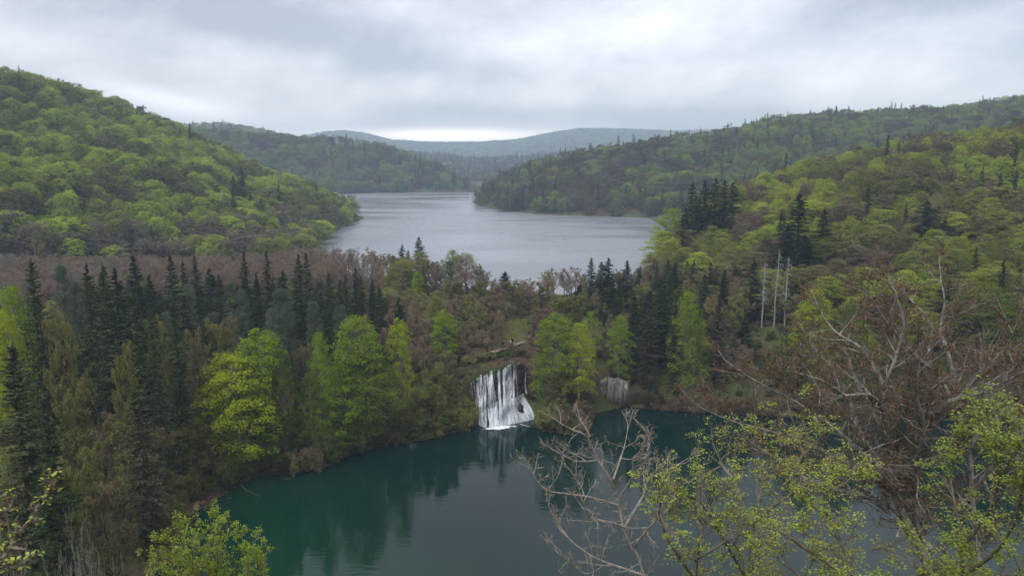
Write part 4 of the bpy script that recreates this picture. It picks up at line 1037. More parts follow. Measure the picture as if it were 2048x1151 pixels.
def fall_surface(s, t, r=0.0):
    """s along the lip 0..1, t down 0..1 -> points on the travertine face"""
    s = np.asarray(s, float); t = np.asarray(t, float); k = np.linspace(0, 1, len(LIP))
    lu = np.interp(s, k, [p[0] for p in LIP]); lv = np.interp(s, k, [p[1] for p in LIP])
    k2 = np.linspace(0, 1, len(FOOT)); fu = np.interp(s, k2, [p[0] for p in FOOT]); fv = np.interp(s, k2, [p[1] for p in FOOT])
    B = atz(fu, fv, 0.0); db = np.hypot(B[..., 0], B[..., 1]); T = at(lu, lv, db + 5.5 + 1.5 * s)
    hz = 0.34 * t ** 0.55 + 0.66 * t ** 2.4                      # bulges, drops, then spreads
    P = T + (B - T) * np.stack([hz, hz, t], -1)
    out = (B - T); out[..., 2] = 0; out = unit(out)
    w = 0.85 * np.sin(9.5 * s + 2.5 * t) * np.sin(7 * t + 5 * s) + 0.5 * np.sin(31 * s + 3 * t) - 1.1 * np.exp(-((s - .88) / .07) ** 2) - .9 * np.exp(-((s - .49) / .04) ** 2) + 0.22 * np.sin(55 * s - 7 * t + 1) + 0.25 * np.sin(17 * t + 12 * s)
    return P + out * (w * np.sin(np.clip(t, 0, 1) * math.pi) ** .6 + r)[..., None]
def build_falls():
    rock = M_rock(); wat = M_water_strand()
    root = link('waterfall', None); C = fall_surface(0.5, 1.0); root.location = tuple(C)
    tag(root, 'white waterfall fanning over dark rock into the green lake', 'waterfall')
    def sub(name, me):
        o = link(name, me, root); o.matrix_parent_inverse = root.matrix_basis.inverted(); o.location = (-root.location[0], -root.location[1], -root.location[2])
        from mathutils import Matrix
        o.matrix_parent_inverse = Matrix.Identity(4); return o
    S, T = np.meshgrid(np.linspace(-.06, 1.06, 120), np.concatenate([[-.001], np.linspace(0, 1.04, 60)]), indexing='ij')
    P = fall_surface(np.clip(S, 0, 1), np.maximum(T, 0)); ov = (S - np.clip(S, 0, 1))
    P[..., 0] += ov * 24; P[..., 1] += np.abs(ov) * 30
    P[:, 0, 1] += 3.5; P[:, 0, 2] += .1                       # lip runs back into the bank
    P += 0.12 * rng.normal(size=P.shape)
    me = grid_mesh('rock_face', P[..., 0], P[..., 1], P[..., 2]); me.materials.append(rock); me.flip_normals()
    sub('rock_face', me)
    # boulders
    for (u, v, sz) in [(1036, 822, 1.9), (1020, 826, 1.0), (1003, 797, 1.3)]:
        Bd = atz(u, v, 1.4 if v > 800 else 4.6); n = 14
        th, ph = np.meshgrid(np.linspace(0, 2 * math.pi, 21), np.linspace(0, math.pi, 12), indexing='ij')
        rr = sz * (1 + .18 * np.sin(3 * th + u) * np.sin(2 * ph) + .12 * np.sin(5 * ph + 2 * th))
        m2 = grid_mesh('boulder', Bd[0] + rr * np.sin(ph) * np.cos(th), Bd[1] + rr * np.sin(ph) * np.sin(th) * .8, Bd[2] - .4 + rr * np.cos(ph) * 1.1); m2.materials.append(rock)
        sub('boulder', m2)
    # strands of water
    groups = [(.03, .055, 2, .22, .01, 0), (.09, .10, 2, .25, .02, 0), (.13, .34, 17, .26, .03, 0), (.33, .43, 9, .62, .13, 0), (.50, .56, 5, .34, .08, 0), (.60, .68, 7, .42, .03, 0), (.70, .80, 8, .32, .01, 0), (.62, .86, 12, .8, .13, .60), (.40, .50, 6, .6, .05, .62), (.92, .94, 1, .16, 0, 0)]
    def strand(s0, w0, drift, t0=0.0, t1=1.0, lift=.25, seed=0.0):
        nt = 26; t = np.linspace(t0, t1, nt); q = np.linspace(-1, 1, 4)
        w = w0 * (0.55 + 1.1 * t ** 1.3) * (1 + .25 * np.sin(9 * t + seed * 7))
        Sx = s0 + drift * t ** 1.4 + .006 * np.sin(8 * t + seed * 11)
        SS = np.clip(Sx[:, None] + q[None] * w[:, None] / 2 / 15.0, 0, 1); TT = np.repeat(t[:, None], 4, 1)
        P = fall_surface(SS, TT, 0.0); Pc = fall_surface(SS, TT, lift)
        P = P * .2 + Pc * .8; P[..., 2] += .10 * (1 - np.abs(q))[None]
        F = np.stack([q[None] * w[:, None] / 2 + s0 * 40, -P[..., 2], np.full(P.shape[:2], seed * 3)], -1)
        return P, F
    V = []; Fa = []; FL = []; n = 0
    parts = []
    for s0, s1, cnt, w, dr, t00 in groups:
        V = []; Fa = []; FL = []; n = 0
        for k in range(cnt):
            s = rng.uniform(s0, s1); P, F = strand(s, w * rng.uniform(.5, 1.5), dr * rng.uniform(.6, 1.3), t00 + (rng.uniform(-.05, .12) if t00 else 0), 1, rng.uniform(.12, .5) + (.7 if t00 else 0), rng.uniform(0, 9))
            a, b = P.shape[:2]; i = np.arange(a * b).reshape(a, b) + n
            V.append(P.reshape(-1, 3)); FL.append(F.reshape(-1, 3)); Fa.append(np.stack([i[:-1, :-1], i[:-1, 1:], i[1:, 1:], i[1:, :-1]], -1).reshape(-1, 4)); n += a * b
        me = np_mesh('water_curtain', np.concatenate(V), np.concatenate(Fa), [wat], smooth=True)
        at_ = me.attributes.new('flow', 'FLOAT_VECTOR', 'POINT'); at_.data.foreach_set('vector', np.concatenate(FL).astype(np.float32).ravel())
        sub('water_curtain', me)
    # churned water at the foot
    th, rr = np.meshgrid(np.linspace(0, 2 * math.pi, 64), np.linspace(0, 1, 16), indexing='ij')
    c0 = atz(1000, 852, 0.0); X = c0[0] + rr * np.cos(th) * 7.2; Y = c0[1] - .9 + rr * np.sin(th) * 3.2 + (X - c0[0]) * .22
    Z = 0.03 + .22 * (1 - rr) ** .5 * (0.6 + .4 * np.sin(X * 5) * np.sin(Y * 4))
    me = grid_mesh('foam', X, Y, Z); me.materials.append(M_foam())
    at_ = me.attributes.new('flow', 'FLOAT_VECTOR', 'POINT'); at_.data.foreach_set('vector', np.stack([rr, rr, rr], -1).astype(np.float32).ravel())
    sub('foam', me)
    for (u, v, dd, w, c) in [(946, 742, 166, 26, OL), (962, 736, 168, 26, OB), (980, 727, 169, 24, OL), (1003, 722, 170, 22, (.13, .2, .04)), (1026, 716, 172, 26, BR), (1044, 716, 173, 26, OB), (1058, 722, 172, 30, BR), (933, 748, 165, 30, OB), (1015, 712, 175, 26, BR), (992, 708, 176, 24, OB)]:
        hero('bush', u + (-4 if u < 980 else 2), v - (10 if u < 985 else 4), dd, w * 1.9, c, 'small bush on the waterfall lip', 'bush', 'bush', 'bushes on the waterfall lip')
    # moss cushions on the lip
    cr = Soup(); r = np.random.default_rng(3)
    for s in (.20, .23, .38, .41, .52, .55, .66):
        c = fall_surface(s, .03); k = 130
        P = c + r.normal(0, 1, (k, 3)) * [.55, .4, .28] + [0, 0, .25]
        cr.quads(leaf_quads(P, unit(rand_unit(r, k) + [0, -.3, .6]), .22, r))
    M = leaf_mat('moss', .2, .5, (0.05, 0.13, 0.018)); sub('moss', cr.mesh('moss', [M]))
    # pale rock face by the water
    root2 = None
    for (ua, ub, vt, vb, lab) in [(1150, 1194, 756, 812, 'narrow pale streaked rock slab just right of the waterfall bushes'), (1197, 1258, 746, 812, 'broad pale grey rock face dropping into the green lake')]:
        s, t = np.meshgrid(np.linspace(0, 1, 60), np.linspace(-.12, 1.1, 44), indexing='ij')
        B = atz(ua + (ub - ua) * s, vb + 0 * s, 0.0); d = np.hypot(B[..., 0], B[..., 1]); d = d - .6 - .8 * np.sin(s * math.pi) - .35 * np.sin(s * 21) * (1 - .4 * t) - .25 * np.sin(s * 43 + 3 * t) + 1.4 * t ** 2 + 9.0 * np.clip(-t, 0, 1) - (.9 * np.sin(np.clip(t, 0, 1) * 3.1))
        d = d + 1.2 * (np.abs(2 * s - 1) ** 8)
        a, sl = ray(ua + (ub - ua) * s, vb + 0 * s)
        top = at(ua + 0 * s, vt + 2.5 * np.sin(s * 5 + ua) + 1.5 * np.sin(s * 17) + 5 * np.abs(2 * s - 1) ** 3, 175.0)[..., 2]
        Z = top * (1 - t) - .4
        me = grid_mesh('rock_face', d * np.sin(a), d * np.cos(a), Z + 0.08 * rng.normal(size=Z.shape)); me.materials.append(M_palerock())
        c = me.vertices[0].co.copy(); o = link('rock_face', me); tag(o, lab, 'rock', 'rock faces on the shore')

def rock_bushes():
    for (u, v, w, c) in [(1154, 738, 30, OB), (1172, 742, 30, OL), (1190, 736, 28, BR), (1206, 732, 32, OB), (1226, 728, 32, BR), (1246, 730, 32, OL), (1262, 736, 30, OB), (1197, 790, 16, OB), (1262, 792, 26, OB)]:
        hero('bush', u, v - 9, 176.5, w * 1.3, c, 'small bush on the pale rock face', 'bush', 'bush', 'bushes on the pale rock face')
def box(s, c, sx, sy, sz, ax=None, m=0):
    """oriented box: c centre, ax unit x axis in plan"""
    ax = np.array([1.0, 0, 0]) if ax is None else ax; ay = np.array([-ax[1], ax[0], 0]); az_ = np.cross(ax, ay) if abs(ax[2]) > 1e-6 else np.array([0, 0, 1.0])
    V = [np.array(c) + i * sx / 2 * ax + j * sy / 2 * ay + k * sz / 2 * az_ for i in (-1, 1) for j in (-1, 1) for k in (-1, 1)]
    s.add(V, [(0, 1, 3, 2), (4, 6, 7, 5), (0, 4, 5, 1), (2, 3, 7, 6), (0, 2, 6, 4), (1, 5, 7, 3)], m)
def build_boardwalk():
    wood_m = simple('weathered_wood', .85, lambda t, pos, obj: t.ramp(t.noise(pos, 6, 5), [(.3, (.14, .11, .08)), (.7, (.30, .25, .20))]))
    A = at(984, 704, 169.0); B = at(1048, 684, 179.0); B[2] = max(B[2], 13.0); A[2] = max(A[2], 12.2)
    ax = unit(B - A); L = float(np.linalg.norm(B - A)); axp = unit(ax * [1, 1, 0]); side = np.array([-axp[1], axp[0], 0])
    root = link('boardwalk', None, loc=tuple(A)); tag(root, 'wooden boardwalk with railing climbing behind the waterfall', 'boardwalk')
    s = Soup(); n = int(L / .22)
    for k in range(n): box(s, ax * (k + .5) * .22, .20, 1.6, .05, axp)
    link('deck', s.mesh('deck', [wood_m]), root)
    s = Soup()
    for sd in (-1, 1): box_c = ax * L / 2 + side * sd * .72 + [0, 0, -.12]; s.tubes([ax * 0 + side * sd * .6 + [0, 0, -.14]], [ax * L + side * sd * .6 + [0, 0, -.14]], [.09], [.09], 4)
    link('beam', s.mesh('beam', [wood_m]), root)
    for sd in (-1, 1):
        s = Soup()
        for hh in (.55, 1.0): s.tubes([side * sd * .78 + [0, 0, hh]], [ax * L + side * sd * .78 + [0, 0, hh]], [.05], [.05], 4)
        link('railing', s.mesh('railing', [wood_m]), root)
        for k in range(int(L / 1.7) + 1):
            s = Soup(); p = ax * min(k * 1.7, L - .1) + side * sd * .78; s.tubes([p + [0, 0, -1.6]], [p + [0, 0, 1.06]], [.055], [.055], 5)
            link('post', s.mesh('post', [wood_m]), root)
    return A, ax, L, side
def person(loc, face, jacket, trousers, hair, label, stride=0.12):
    """small continuous body grown from a skeleton, hair and clothes over it"""
    sk = simple('skin', .6, lambda t, p, o: (.45, .28, .20)); jm = simple('jacket', .9, lambda t, p, o: jacket); tm = simple('trousers', .9, lambda t, p, o: trousers); hm = simple('hair', .9, lambda t, p, o: hair)
    root = link('person', None, loc=tuple(loc)); root.rotation_euler = (0, 0, face); tag(root, label, 'person', 'walkers on the boardwalk')
    def skin(name, verts, edges, m, parent):
        me = bpy.data.meshes.new(name); me.from_pydata([v[:3] for v in verts], edges, []); me.materials.append(m)
        o = link(name, me, parent); lay = me.skin_vertices.new() if hasattr(me.skin_vertices, 'new') and not me.skin_vertices else None
        return o
    # explicit tapered surfaces: (centre, rx, ry) rings joined into continuous tubes
    def lathe(s, rings, k=12):
        V = []
        for (x, y, z, rx, ry) in rings:
            for j in range(k):
                a = j * 2 * math.pi / k; V.append((x + rx * math.cos(a), y + ry * math.sin(a), z))
        n = len(rings); F = [(i * k + j, i * k + (j + 1) % k, (i + 1) * k + (j + 1) % k, (i + 1) * k + j) for i in range(n - 1) for j in range(k)]
        s.add(V, F)
    b = Soup()
    lathe(b, [(0, 0, 1.42, .05, .05), (0, .0, 1.50, .055, .06), (0, .02, 1.53, .065, .08), (0, .02, 1.60, .076, .095), (0, .015, 1.68, .074, .092), (0, .01, 1.74, .045, .06), (0, .01, 1.755, .01, .01)])
    lathe(b, [(-.30, .10, .88, .035, .03), (-.31, .12, .80, .045, .022), (-.30, .13, .72, .02, .012)]); lathe(b, [(.30, -.04, .88, .035, .03), (.31, -.02, .80, .045, .022), (.30, -.01, .72, .02, .012)])
    body = link('body', b.mesh('body', [sk], True), root)
    j = Soup(); lathe(j, [(0, 0, .84, .19, .13), (0, 0, 1.0, .175, .12), (0, 0, 1.2, .20, .13), (0, 0, 1.36, .21, .125), (0, 0, 1.44, .13, .09), (0, 0, 1.48, .065, .065)])
    for sd, fy in ((-1, .10), (1, -.04)): lathe(j, [(sd * .20, 0, 1.42, .05, .06), (sd * .25, 0, 1.34, .062, .065), (sd * .275, fy * .2, 1.12, .052, .055), (sd * .295, fy * .7, .98, .045, .05), (sd * .30, fy, .86, .038, .04)], 8)
    link('jacket', j.mesh('jacket', [jm], True), root)
    q = Soup()
    for sd in (-1, 1): lathe(q, [(sd * .08, 0, .90, .11, .12), (sd * .10, sd * stride * .3, .66, .085, .095), (sd * .10, sd * stride * .6, .46, .065, .07), (sd * .10, sd * stride * .8, .26, .06, .065), (sd * .10, sd * stride, .06, .045, .055), (sd * .10, sd * stride + .05, .01, .05, .13)], 10)
    link('trousers', q.mesh('trousers', [tm], True), root)
    h = Soup(); lathe(h, [(0, -.02, 1.56, .078, .07), (0, -.02, 1.64, .088, .095), (0, -.01, 1.72, .082, .09), (0, 0, 1.77, .04, .05), (0, 0, 1.78, .005, .005)], 10)
    link('hair', h.mesh('hair', [hm], True), root)
def build_people(bw):
    A, ax, L, side = bw
    for f, sd, j, t_, lab in [(.36, .2, (.02, .02, .025), (.03, .03, .04), 'person in dark clothes at the lower part of the boardwalk'),
                              (.55, -.2, (.50, .48, .46), (.05, .06, .10), 'person in a pale jacket between two dark figures on the boardwalk'),
                              (.66, .3, (.015, .015, .02), (.02, .02, .03), 'person in black standing highest on the boardwalk')]:
        person(A + ax * L * f + side * sd + [0, 0, .03], rng.uniform(0, 6), j, t_, (.02, .015, .01), lab)

def build_debris():
    s = Soup(); r = np.random.default_rng(12)
    n = 420; f = r.uniform(0, 1, n)
    cu = np.interp(f, [0, .3, .55, .8, 1], [322, 330, 352, 392, 440]); cv = np.interp(f, [0, .3, .55, .8, 1], [1118, 1070, 1035, 1000, 978])
    P = atz(cu + r.normal(0, 10, n), cv + r.normal(6, 7, n), 0.06); a = r.normal(.9, .55, n); L = r.uniform(.5, 2.6, n)[:, None]
    D = np.stack([np.cos(a), np.sin(a), r.normal(0, .04, n)], -1) * L / 2; P[:, 2] += r.uniform(0, .14, n)
    q = r.uniform(.02, .07, n); s.tubes(P - D, P + D, q, q * .7, 5)
    k = 5000; f = r.uniform(0, 1, k); cu = np.interp(f, [0, .3, .55, .8, 1], [318, 326, 348, 386, 430]); cv = np.interp(f, [0, .3, .55, .8, 1], [1118, 1070, 1035, 1000, 978])
    C = atz(cu + r.normal(0, 10, k), cv + r.normal(4, 7, k), 0.05); s.quads(leaf_quads(C, unit(rand_unit(r, k) * .3 + [0, 0, 1]), .3, r, .4))
    m = simple('driftwood', .9, lambda t, pos, obj: t.ramp(t.noise(pos, 2.0, 5, .7), [(.3, (.06, .035, .022)), (.5, (.17, .10, .07)), (.7, (.34, .25, .20))]))
    o = link('driftwood', s.mesh('driftwood', [m])); tag(o, 'mat of reddish driftwood and litter afloat in the left corner of the green lake', 'driftwood', kind='stuff')
    def fallen(pts, r0, lab, name='fallen_tree', tw=8, m=M_bark):
        s = Soup(); P = [at(u, v, d) for u, v, d in pts]; P = np.array(P); n = len(P) - 1; q = np.linspace(r0, r0 * .3, n + 1)
        s.tubes(P[:-1], P[1:], q[:-1], q[1:], 6); rr = np.random.default_rng(int(pts[0][0]))
        for k in range(tw):
            t = rr.uniform(.3, 1) * n; i = min(int(t), n - 1); p = P[i] + (P[i + 1] - P[i]) * (t - i)
            sg, _ = skeleton(rr, p, unit(P[-1] - P[0]) + .8 * rand_unit(rr, 1)[0], rr.uniform(.8, 2.2), .04, 1, (4,), .7, .5)
            a, b, c, d_, e = seg_arrays(sg); s.tubes(a, b, c, d_, 3)
        o = link(name, s.mesh(name, [m])); tag(o, lab, 'fallen tree')
    def wz(u, v, z):
        p = atz(u, v, z); return (u, v, float(np.hypot(p[0], p[1])))
    fallen([wz(214, 985, 1.2), wz(240, 945, 2.2), wz(272, 900, 3.5)], .14, 'pale leaning trunk among the bushes of the left bank')
    fallen([wz(212, 985, 1.0), wz(225, 1010, .8), wz(245, 1030, .6)], .12, 'pale fallen limb lying below the leaning trunk of the left bank')
    fallen([wz(480, 968, .5), wz(497, 982, .1), wz(522, 992, .0)], .10, 'dead branch dipping into the water off the left shore', 'fallen_branch', 12)
    fallen([wz(560, 955, .6), wz(572, 958, .1)], .06, 'small grey branch hanging over water beside the left shore bushes', 'fallen_branch', 8)
    fallen([wz(1040, 848, .25), wz(1052, 851, .2), wz(1060, 853, .15)], .20, 'bleached log lying in the water right of the waterfall foot', 'fallen_tree', 0, M_deadwood)
    fallen([wz(1366, 812, 1.2), wz(1385, 822, .6), wz(1398, 836, .05)], .12, 'mossy limb bending into the water off the right shore', 'fallen_branch', 3)
    # small white dead tree in the bushes above the left shore
    o = hero('bare', 532, 826, 133, 44, PW, None, 'dead_tree', 'dead tree', None, i=2); REG.pop(); tag(o, 'small whitish dead tree in the bushes above the left shore')
    # grass of the clearing
    r = np.random.default_rng(5); s = Soup(); k = 9000
    d = r.uniform(171, 208, k); az = ray(r.uniform(985, 1062, k), 650)[0]; C = np.stack([d * np.sin(az), d * np.cos(az), 0 * d], -1); C[:, 2] = height(C[:, 0], C[:, 1]) + .08
    s.quads(leaf_quads(C, unit(rand_unit(r, k) + [0, -.3, .4]), .45, r, .4))
    o = link('grass', s.mesh('grass', [leaf_mat('grass_blades', .3, .4, (.17, .19, .055))])); tag(o, 'pale green grass of the clearing behind the boardwalk', 'grass', kind='stuff')
# ------------------------------------------------------------------ foreground trees (traced limbs at their own distance)
def smooth_line(P, step):
    P = np.array(P, float); n = len(P); out = []
    E = np.concatenate([[2 * P[0] - P[1]], P, [2 * P[-1] - P[-2]]])
    for i in range(n - 1):
        p0, p1, p2, p3 = E[i:i + 4]; k = max(2, int(np.linalg.norm(p2 - p1) / step))
        for t in np.linspace(0, 1, k, endpoint=False):
            out.append(.5 * ((2 * p1) + (-p0 + p2) * t + (2 * p0 - 5 * p1 + 4 * p2 - p3) * t ** 2 + (-p0 + 3 * p1 - 3 * p2 + p3) * t ** 3))
    out.append(P[-1]); return np.array(out)
def limb_tree(seed, limbs, base_xy, child_L=(1.2, 2.4), spacing=.45, lv=2, nch=(6, 4), spread=.75, ratio=.5, wander=.16, up=.06, start=.25, tw=.004, wob=.05):
    """limbs: ([(u, v, d)...], r0, r1). returns (trunk soup, twig arrays, tips)"""
    r = np.random.default_rng(seed); tk = Soup(); S = []
    for li, (pts, r0, r1) in enumerate(limbs):
        P = np.array([at(u, v, d) for u, v, d in pts]).reshape(-1, 3)
        P = smooth_line(P, .35); P[1:] += np.cumsum(r.normal(0, wob * .5, (len(P) - 1, 3)), 0) * .5
        L = np.linalg.norm(np.diff(P, axis=0), axis=1).sum(); q = np.linspace(r0, r1, len(P))
        tk.tubes(P[:-1], P[1:], q[:-1], q[1:], 8)
        nc = int(L * (1 - start) / spacing)
        for k in range(nc):
            t = start + (1 - start) * (k + r.uniform(0, 1)) / nc; f = t * (len(P) - 1); i = min(int(f), len(P) - 2)
            p = P[i] + (P[i + 1] - P[i]) * (f - i); dd = unit(P[i + 1] - P[i])
            sd = unit(rand_unit(r, 1)[0] + dd * .6 + [0, 0, .35])
            ln = r.uniform(*child_L) * (1.15 - .6 * t)
            sg, _ = skeleton(r, p, sd, ln, max(q[i] * .45, .012), lv, nch, spread, ratio, wander, up, 5, .2)
            S += sg
        sg, _ = skeleton(r, P[-1], unit(P[-1] - P[-2]), child_L[0], r1, lv, nch, spread, ratio, wander, up, 5, .1); S += sg
    a, b, c, d_, e = seg_arrays(S)
    tk.tubes(a[e == 0], b[e == 0], np.maximum(c[e == 0], tw * 1.5), np.maximum(d_[e == 0], tw * 1.3), 5)
    return tk, (a, b, c, d_, e), r
def local(me, root):
    me.transform(__import__('mathutils').Matrix.Translation(-Vector(root.location)))
    return me
def leaf6(C, N, A, size, r, w=.7, fold=.25):
    """leaf of two folded quads"""
    n = len(C); A = unit(A - (A * N).sum(-1, keepdims=True) * N); B = np.cross(N, A); s = np.broadcast_to(size, (n,))[:, None]
    b0 = C; tip = C + A * s; l = C + A * s * .42 + B * s * .5 * w + N * s * fold * .4; rr = C + A * s * .42 - B * s * .5 * w + N * s * fold * .4; mid = C + A * s * .55 - N * s * .04
    return np.concatenate([np.stack([b0, l, tip, mid], 1), np.stack([b0, mid, tip, rr], 1)], 0)
def ground_pt(u, d):
    a = float(ray(u, 1100)[0]); x, y = d * math.sin(a), d * math.cos(a); return x, y, float(height(x, y))

def fg_beech():
    base = (1885, 24.5)
    x, y, z = ground_pt(*base)
    # one foot, stems rising out of it
    a_, s_ = ray(1885, 1151); zt = CZ + float(s_) * 24.5
    def low(u, v, d): return (u, v, d)
    foot = (1880, 2300, 24.5)
    limbs = [
     ([foot, (1872, 1400, 24.5), (1862, 1151, 24.4), (1828, 1000, 24.2), (1796, 910, 24.0), (1775, 830, 23.8), (1768, 770, 23.6), (1795, 705, 23.4), (1812, 645, 23.2), (1800, 590, 23.2)], .26, .03),
     ([foot, (1900, 1400, 24.6), (1945, 1151, 24.8), (1938, 1000, 24.8), (1930, 900, 25), (1914, 820, 25), (1880, 752, 25.3), (1846, 700, 25.5), (1858, 640, 25.8), (1815, 585, 26)], .22, .03),
     ([(1914, 820, 25), (1945, 765, 24.6), (1985, 725, 24.2), (2015, 690, 24), (2035, 650, 24)], .10, .02),
     ([(1925, 870, 25), (1905, 740, 26), (1882, 660, 26.5), (1890, 600, 26.7), (1880, 560, 27)], .10, .02),
     ([(1862, 1151, 24.4), (1800, 1010, 23.6), (1750, 930, 23), (1680, 862, 22.4), (1620, 822, 22), (1560, 790, 21.8), (1505, 762, 21.5), (1470, 738, 21.4)], .13, .02),
     ([(1850, 1060, 24.3), (1770, 975, 23.8), (1700, 930, 23.4), (1640, 900, 23), (1560, 870, 22.7), (1480, 850, 22.4), (1425, 830, 22.2), (1398, 818, 22)], .12, .015),
     ([(1828, 1000, 24.2), (1770, 935, 24.6), (1722, 870, 25), (1698, 800, 25.4), (1662, 740, 25.8), (1622, 692, 26)], .13, .02),
     ([(1796, 910, 24.0), (1748, 830, 24.6), (1712, 770, 25), (1692, 700, 25.4), (1700, 640, 25.6)], .11, .02),
     ([(1796, 930, 24.0), (1850, 862, 23.4), (1900, 805, 22.8), (1962, 788, 22.4), (2050, 742, 22)], .12, .03),
     ([(1930, 900, 25), (1985, 842, 25.6), (2030, 810, 26), (2080, 800, 26.4)], .10, .03),
     ([(1775, 830, 23.8), (1740, 790, 23.0), (1690, 790, 22.4), (1640, 760, 22), (1585, 742, 21.7)], .08, .015),
     ([(1768, 770, 23.6), (1728, 700, 24.2), (1668, 660, 24.6), (1640, 620, 24.9)], .07, .015),
     ([(1880, 752, 25.3), (1820, 700, 24.6), (1770, 640, 24.2), (1740, 590, 24)], .07, .015),
     ([(1862, 1100, 24.4), (1780, 1010, 25.4), (1700, 985, 26), (1620, 960, 26.5), (1540, 905, 27), (1500, 880, 27)], .11, .015),
     ([(1938, 1000, 24.8), (1990, 930, 24), (2040, 880, 23.5), (2080, 850, 23)], .10, .02),
     ([(1828, 1000, 24.2), (1835, 920, 23.2), (1850, 860, 22.6), (1832, 790, 22), (1838, 730, 21.8)], .08, .015),
    ]
    tk, (a, b, c, d_, e), r = limb_tree(301, limbs, None, (1.1, 2.3), .27, 2, (9, 6), .7, .5, .17, .05, .18, .007)
    root = link('beech_tree', None, loc=(x, y, z)); tag(root, 'big leafless beech with grey limbs and rusty buds filling the right foreground', 'beech')
    link('trunk', local(tk.mesh('trunk', [M_greybark]), root), root)
    tw = Soup(); m = e > 0; tw.tubes(a[m], b[m], np.maximum(c[m] * .8, .0085), np.maximum(d_[m] * .8, .0055), 3)
    link('twigs', local(tw.mesh('twigs', [simple('beech_twigs', .9, bark_col((.08, .066, .052), (.20, .17, .14), 2))]), root), root)
    n = 30000; pk = r.choice(np.where(e >= 1)[0], n); f = r.uniform(.3, 1.1, (n, 1)); C = a[pk] + (b[pk] - a[pk]) * f
    D = unit(unit(b[pk] - a[pk]) + .8 * rand_unit(r, n) + [0, 0, -.25]); lf = Soup()
    lf.quads(leaf_quads(C + D * .02, rand_unit(r, n), r.uniform(.04, .10, n), r, .4, D))
    link('buds', local(lf.mesh('buds', [leaf_mat('rusty_buds', .2, .7, (.22, .125, .062), clump=1.2)]), root), root)

def fg_bare():
    root_xy = ground_pt(1300, 17.2)
    d = 17.2
    L = [([(1330, 2300, d), (1312, 1400, d), (1292, 1151, d), (1268, 1093, d), (1249, 1052, d), (1239, 996, d), (1224, 955, d - .2), (1200, 919, d - .3), (1180, 873, d - .4), (1153, 860, d - .5), (1125, 846, d - .5)], 0.0831, 0.0128),
         ([(1180, 873, d - .4), (1172, 855, d - .2), (1160, 838, d)], 0.0192, 0.0077),
         ([(1249, 1052, d), (1286, 990, d + .4), (1294, 955, d + .7), (1328, 943, d + 1), (1366, 920, d + 1.2)], 0.0352, 0.0077),
         ([(1249, 1052, d), (1212, 1040, d - .4), (1178, 1031, d - .7), (1165, 1000, d - 1), (1150, 960, d - 1.1)], 0.0288, 0.0077),
         ([(1236, 1010, d), (1169, 988, d - .6), (1102, 979, d - 1), (1074, 955, d - 1.2), (1060, 928, d - 1.3)], 0.0320, 0.0064),
         ([(1226, 958, d), (1240, 920, d + .5), (1247, 900, d + .7), (1257, 857, d + .9)], 0.0288, 0.0077),
         ([(1239, 996, d), (1265, 950, d - .4), (1262, 915, d - .6), (1290, 905, d - .8), (1300, 880, d - .9)], 0.0256, 0.0064),
         ([(1292, 1151, d), (1230, 1130, d + .6), (1180, 1110, d + 1), (1120, 1060, d + 1.2), (1098, 1010, d + 1.3)], 0.0320, 0.0064),
         ([(1200, 919, d), (1150, 920, d + .3), (1115, 900, d + .5)], 0.0192, 0.0064),
         ([(1268, 1093, d), (1310, 1040, d - .6), (1345, 1010, d - .9), (1380, 960, d - 1.1)], 0.0288, 0.0064),
         ([(1312, 1300, d), (1210, 1190, d - .8), (1150, 1130, d - 1.2), (1110, 1100, d - 1.4)], 0.0320, 0.0064)]
    tk, (a, b, c, d_, e), r = limb_tree(302, L, None, (.5, 1.2), .22, 2, (5, 4), .75, .5, .2, .06, .2, .005, .03)
    x, y, z = root_xy; root = link('bare_tree', None, loc=(x, y, z)); tag(root, 'bare forked tree with pinkish peeling bark reaching over the green lake', 'bare tree')
    link('trunk', local(tk.mesh('trunk', [M_palebark]), root), root)
    tw = Soup(); m = e > 0; tw.tubes(a[m], b[m], np.maximum(c[m] * .8, .0055), np.maximum(d_[m] * .8, .0035), 3)
    link('twigs', local(tw.mesh('twigs', [simple('bare_twigs', .9, bark_col((.13, .11, .09), (.32, .28, .24), 5))]), root), root)
    n = 900; pk = r.choice(np.where(e >= 1)[0], n); lf = Soup(); lf.quads(leaf_quads(b[pk], rand_unit(r, n), r.uniform(.02, .045, n), r, .5))
    link('buds', local(lf.mesh('buds', [leaf_mat('brown_buds', .1, .5, (.17, .10, .06))]), root), root)

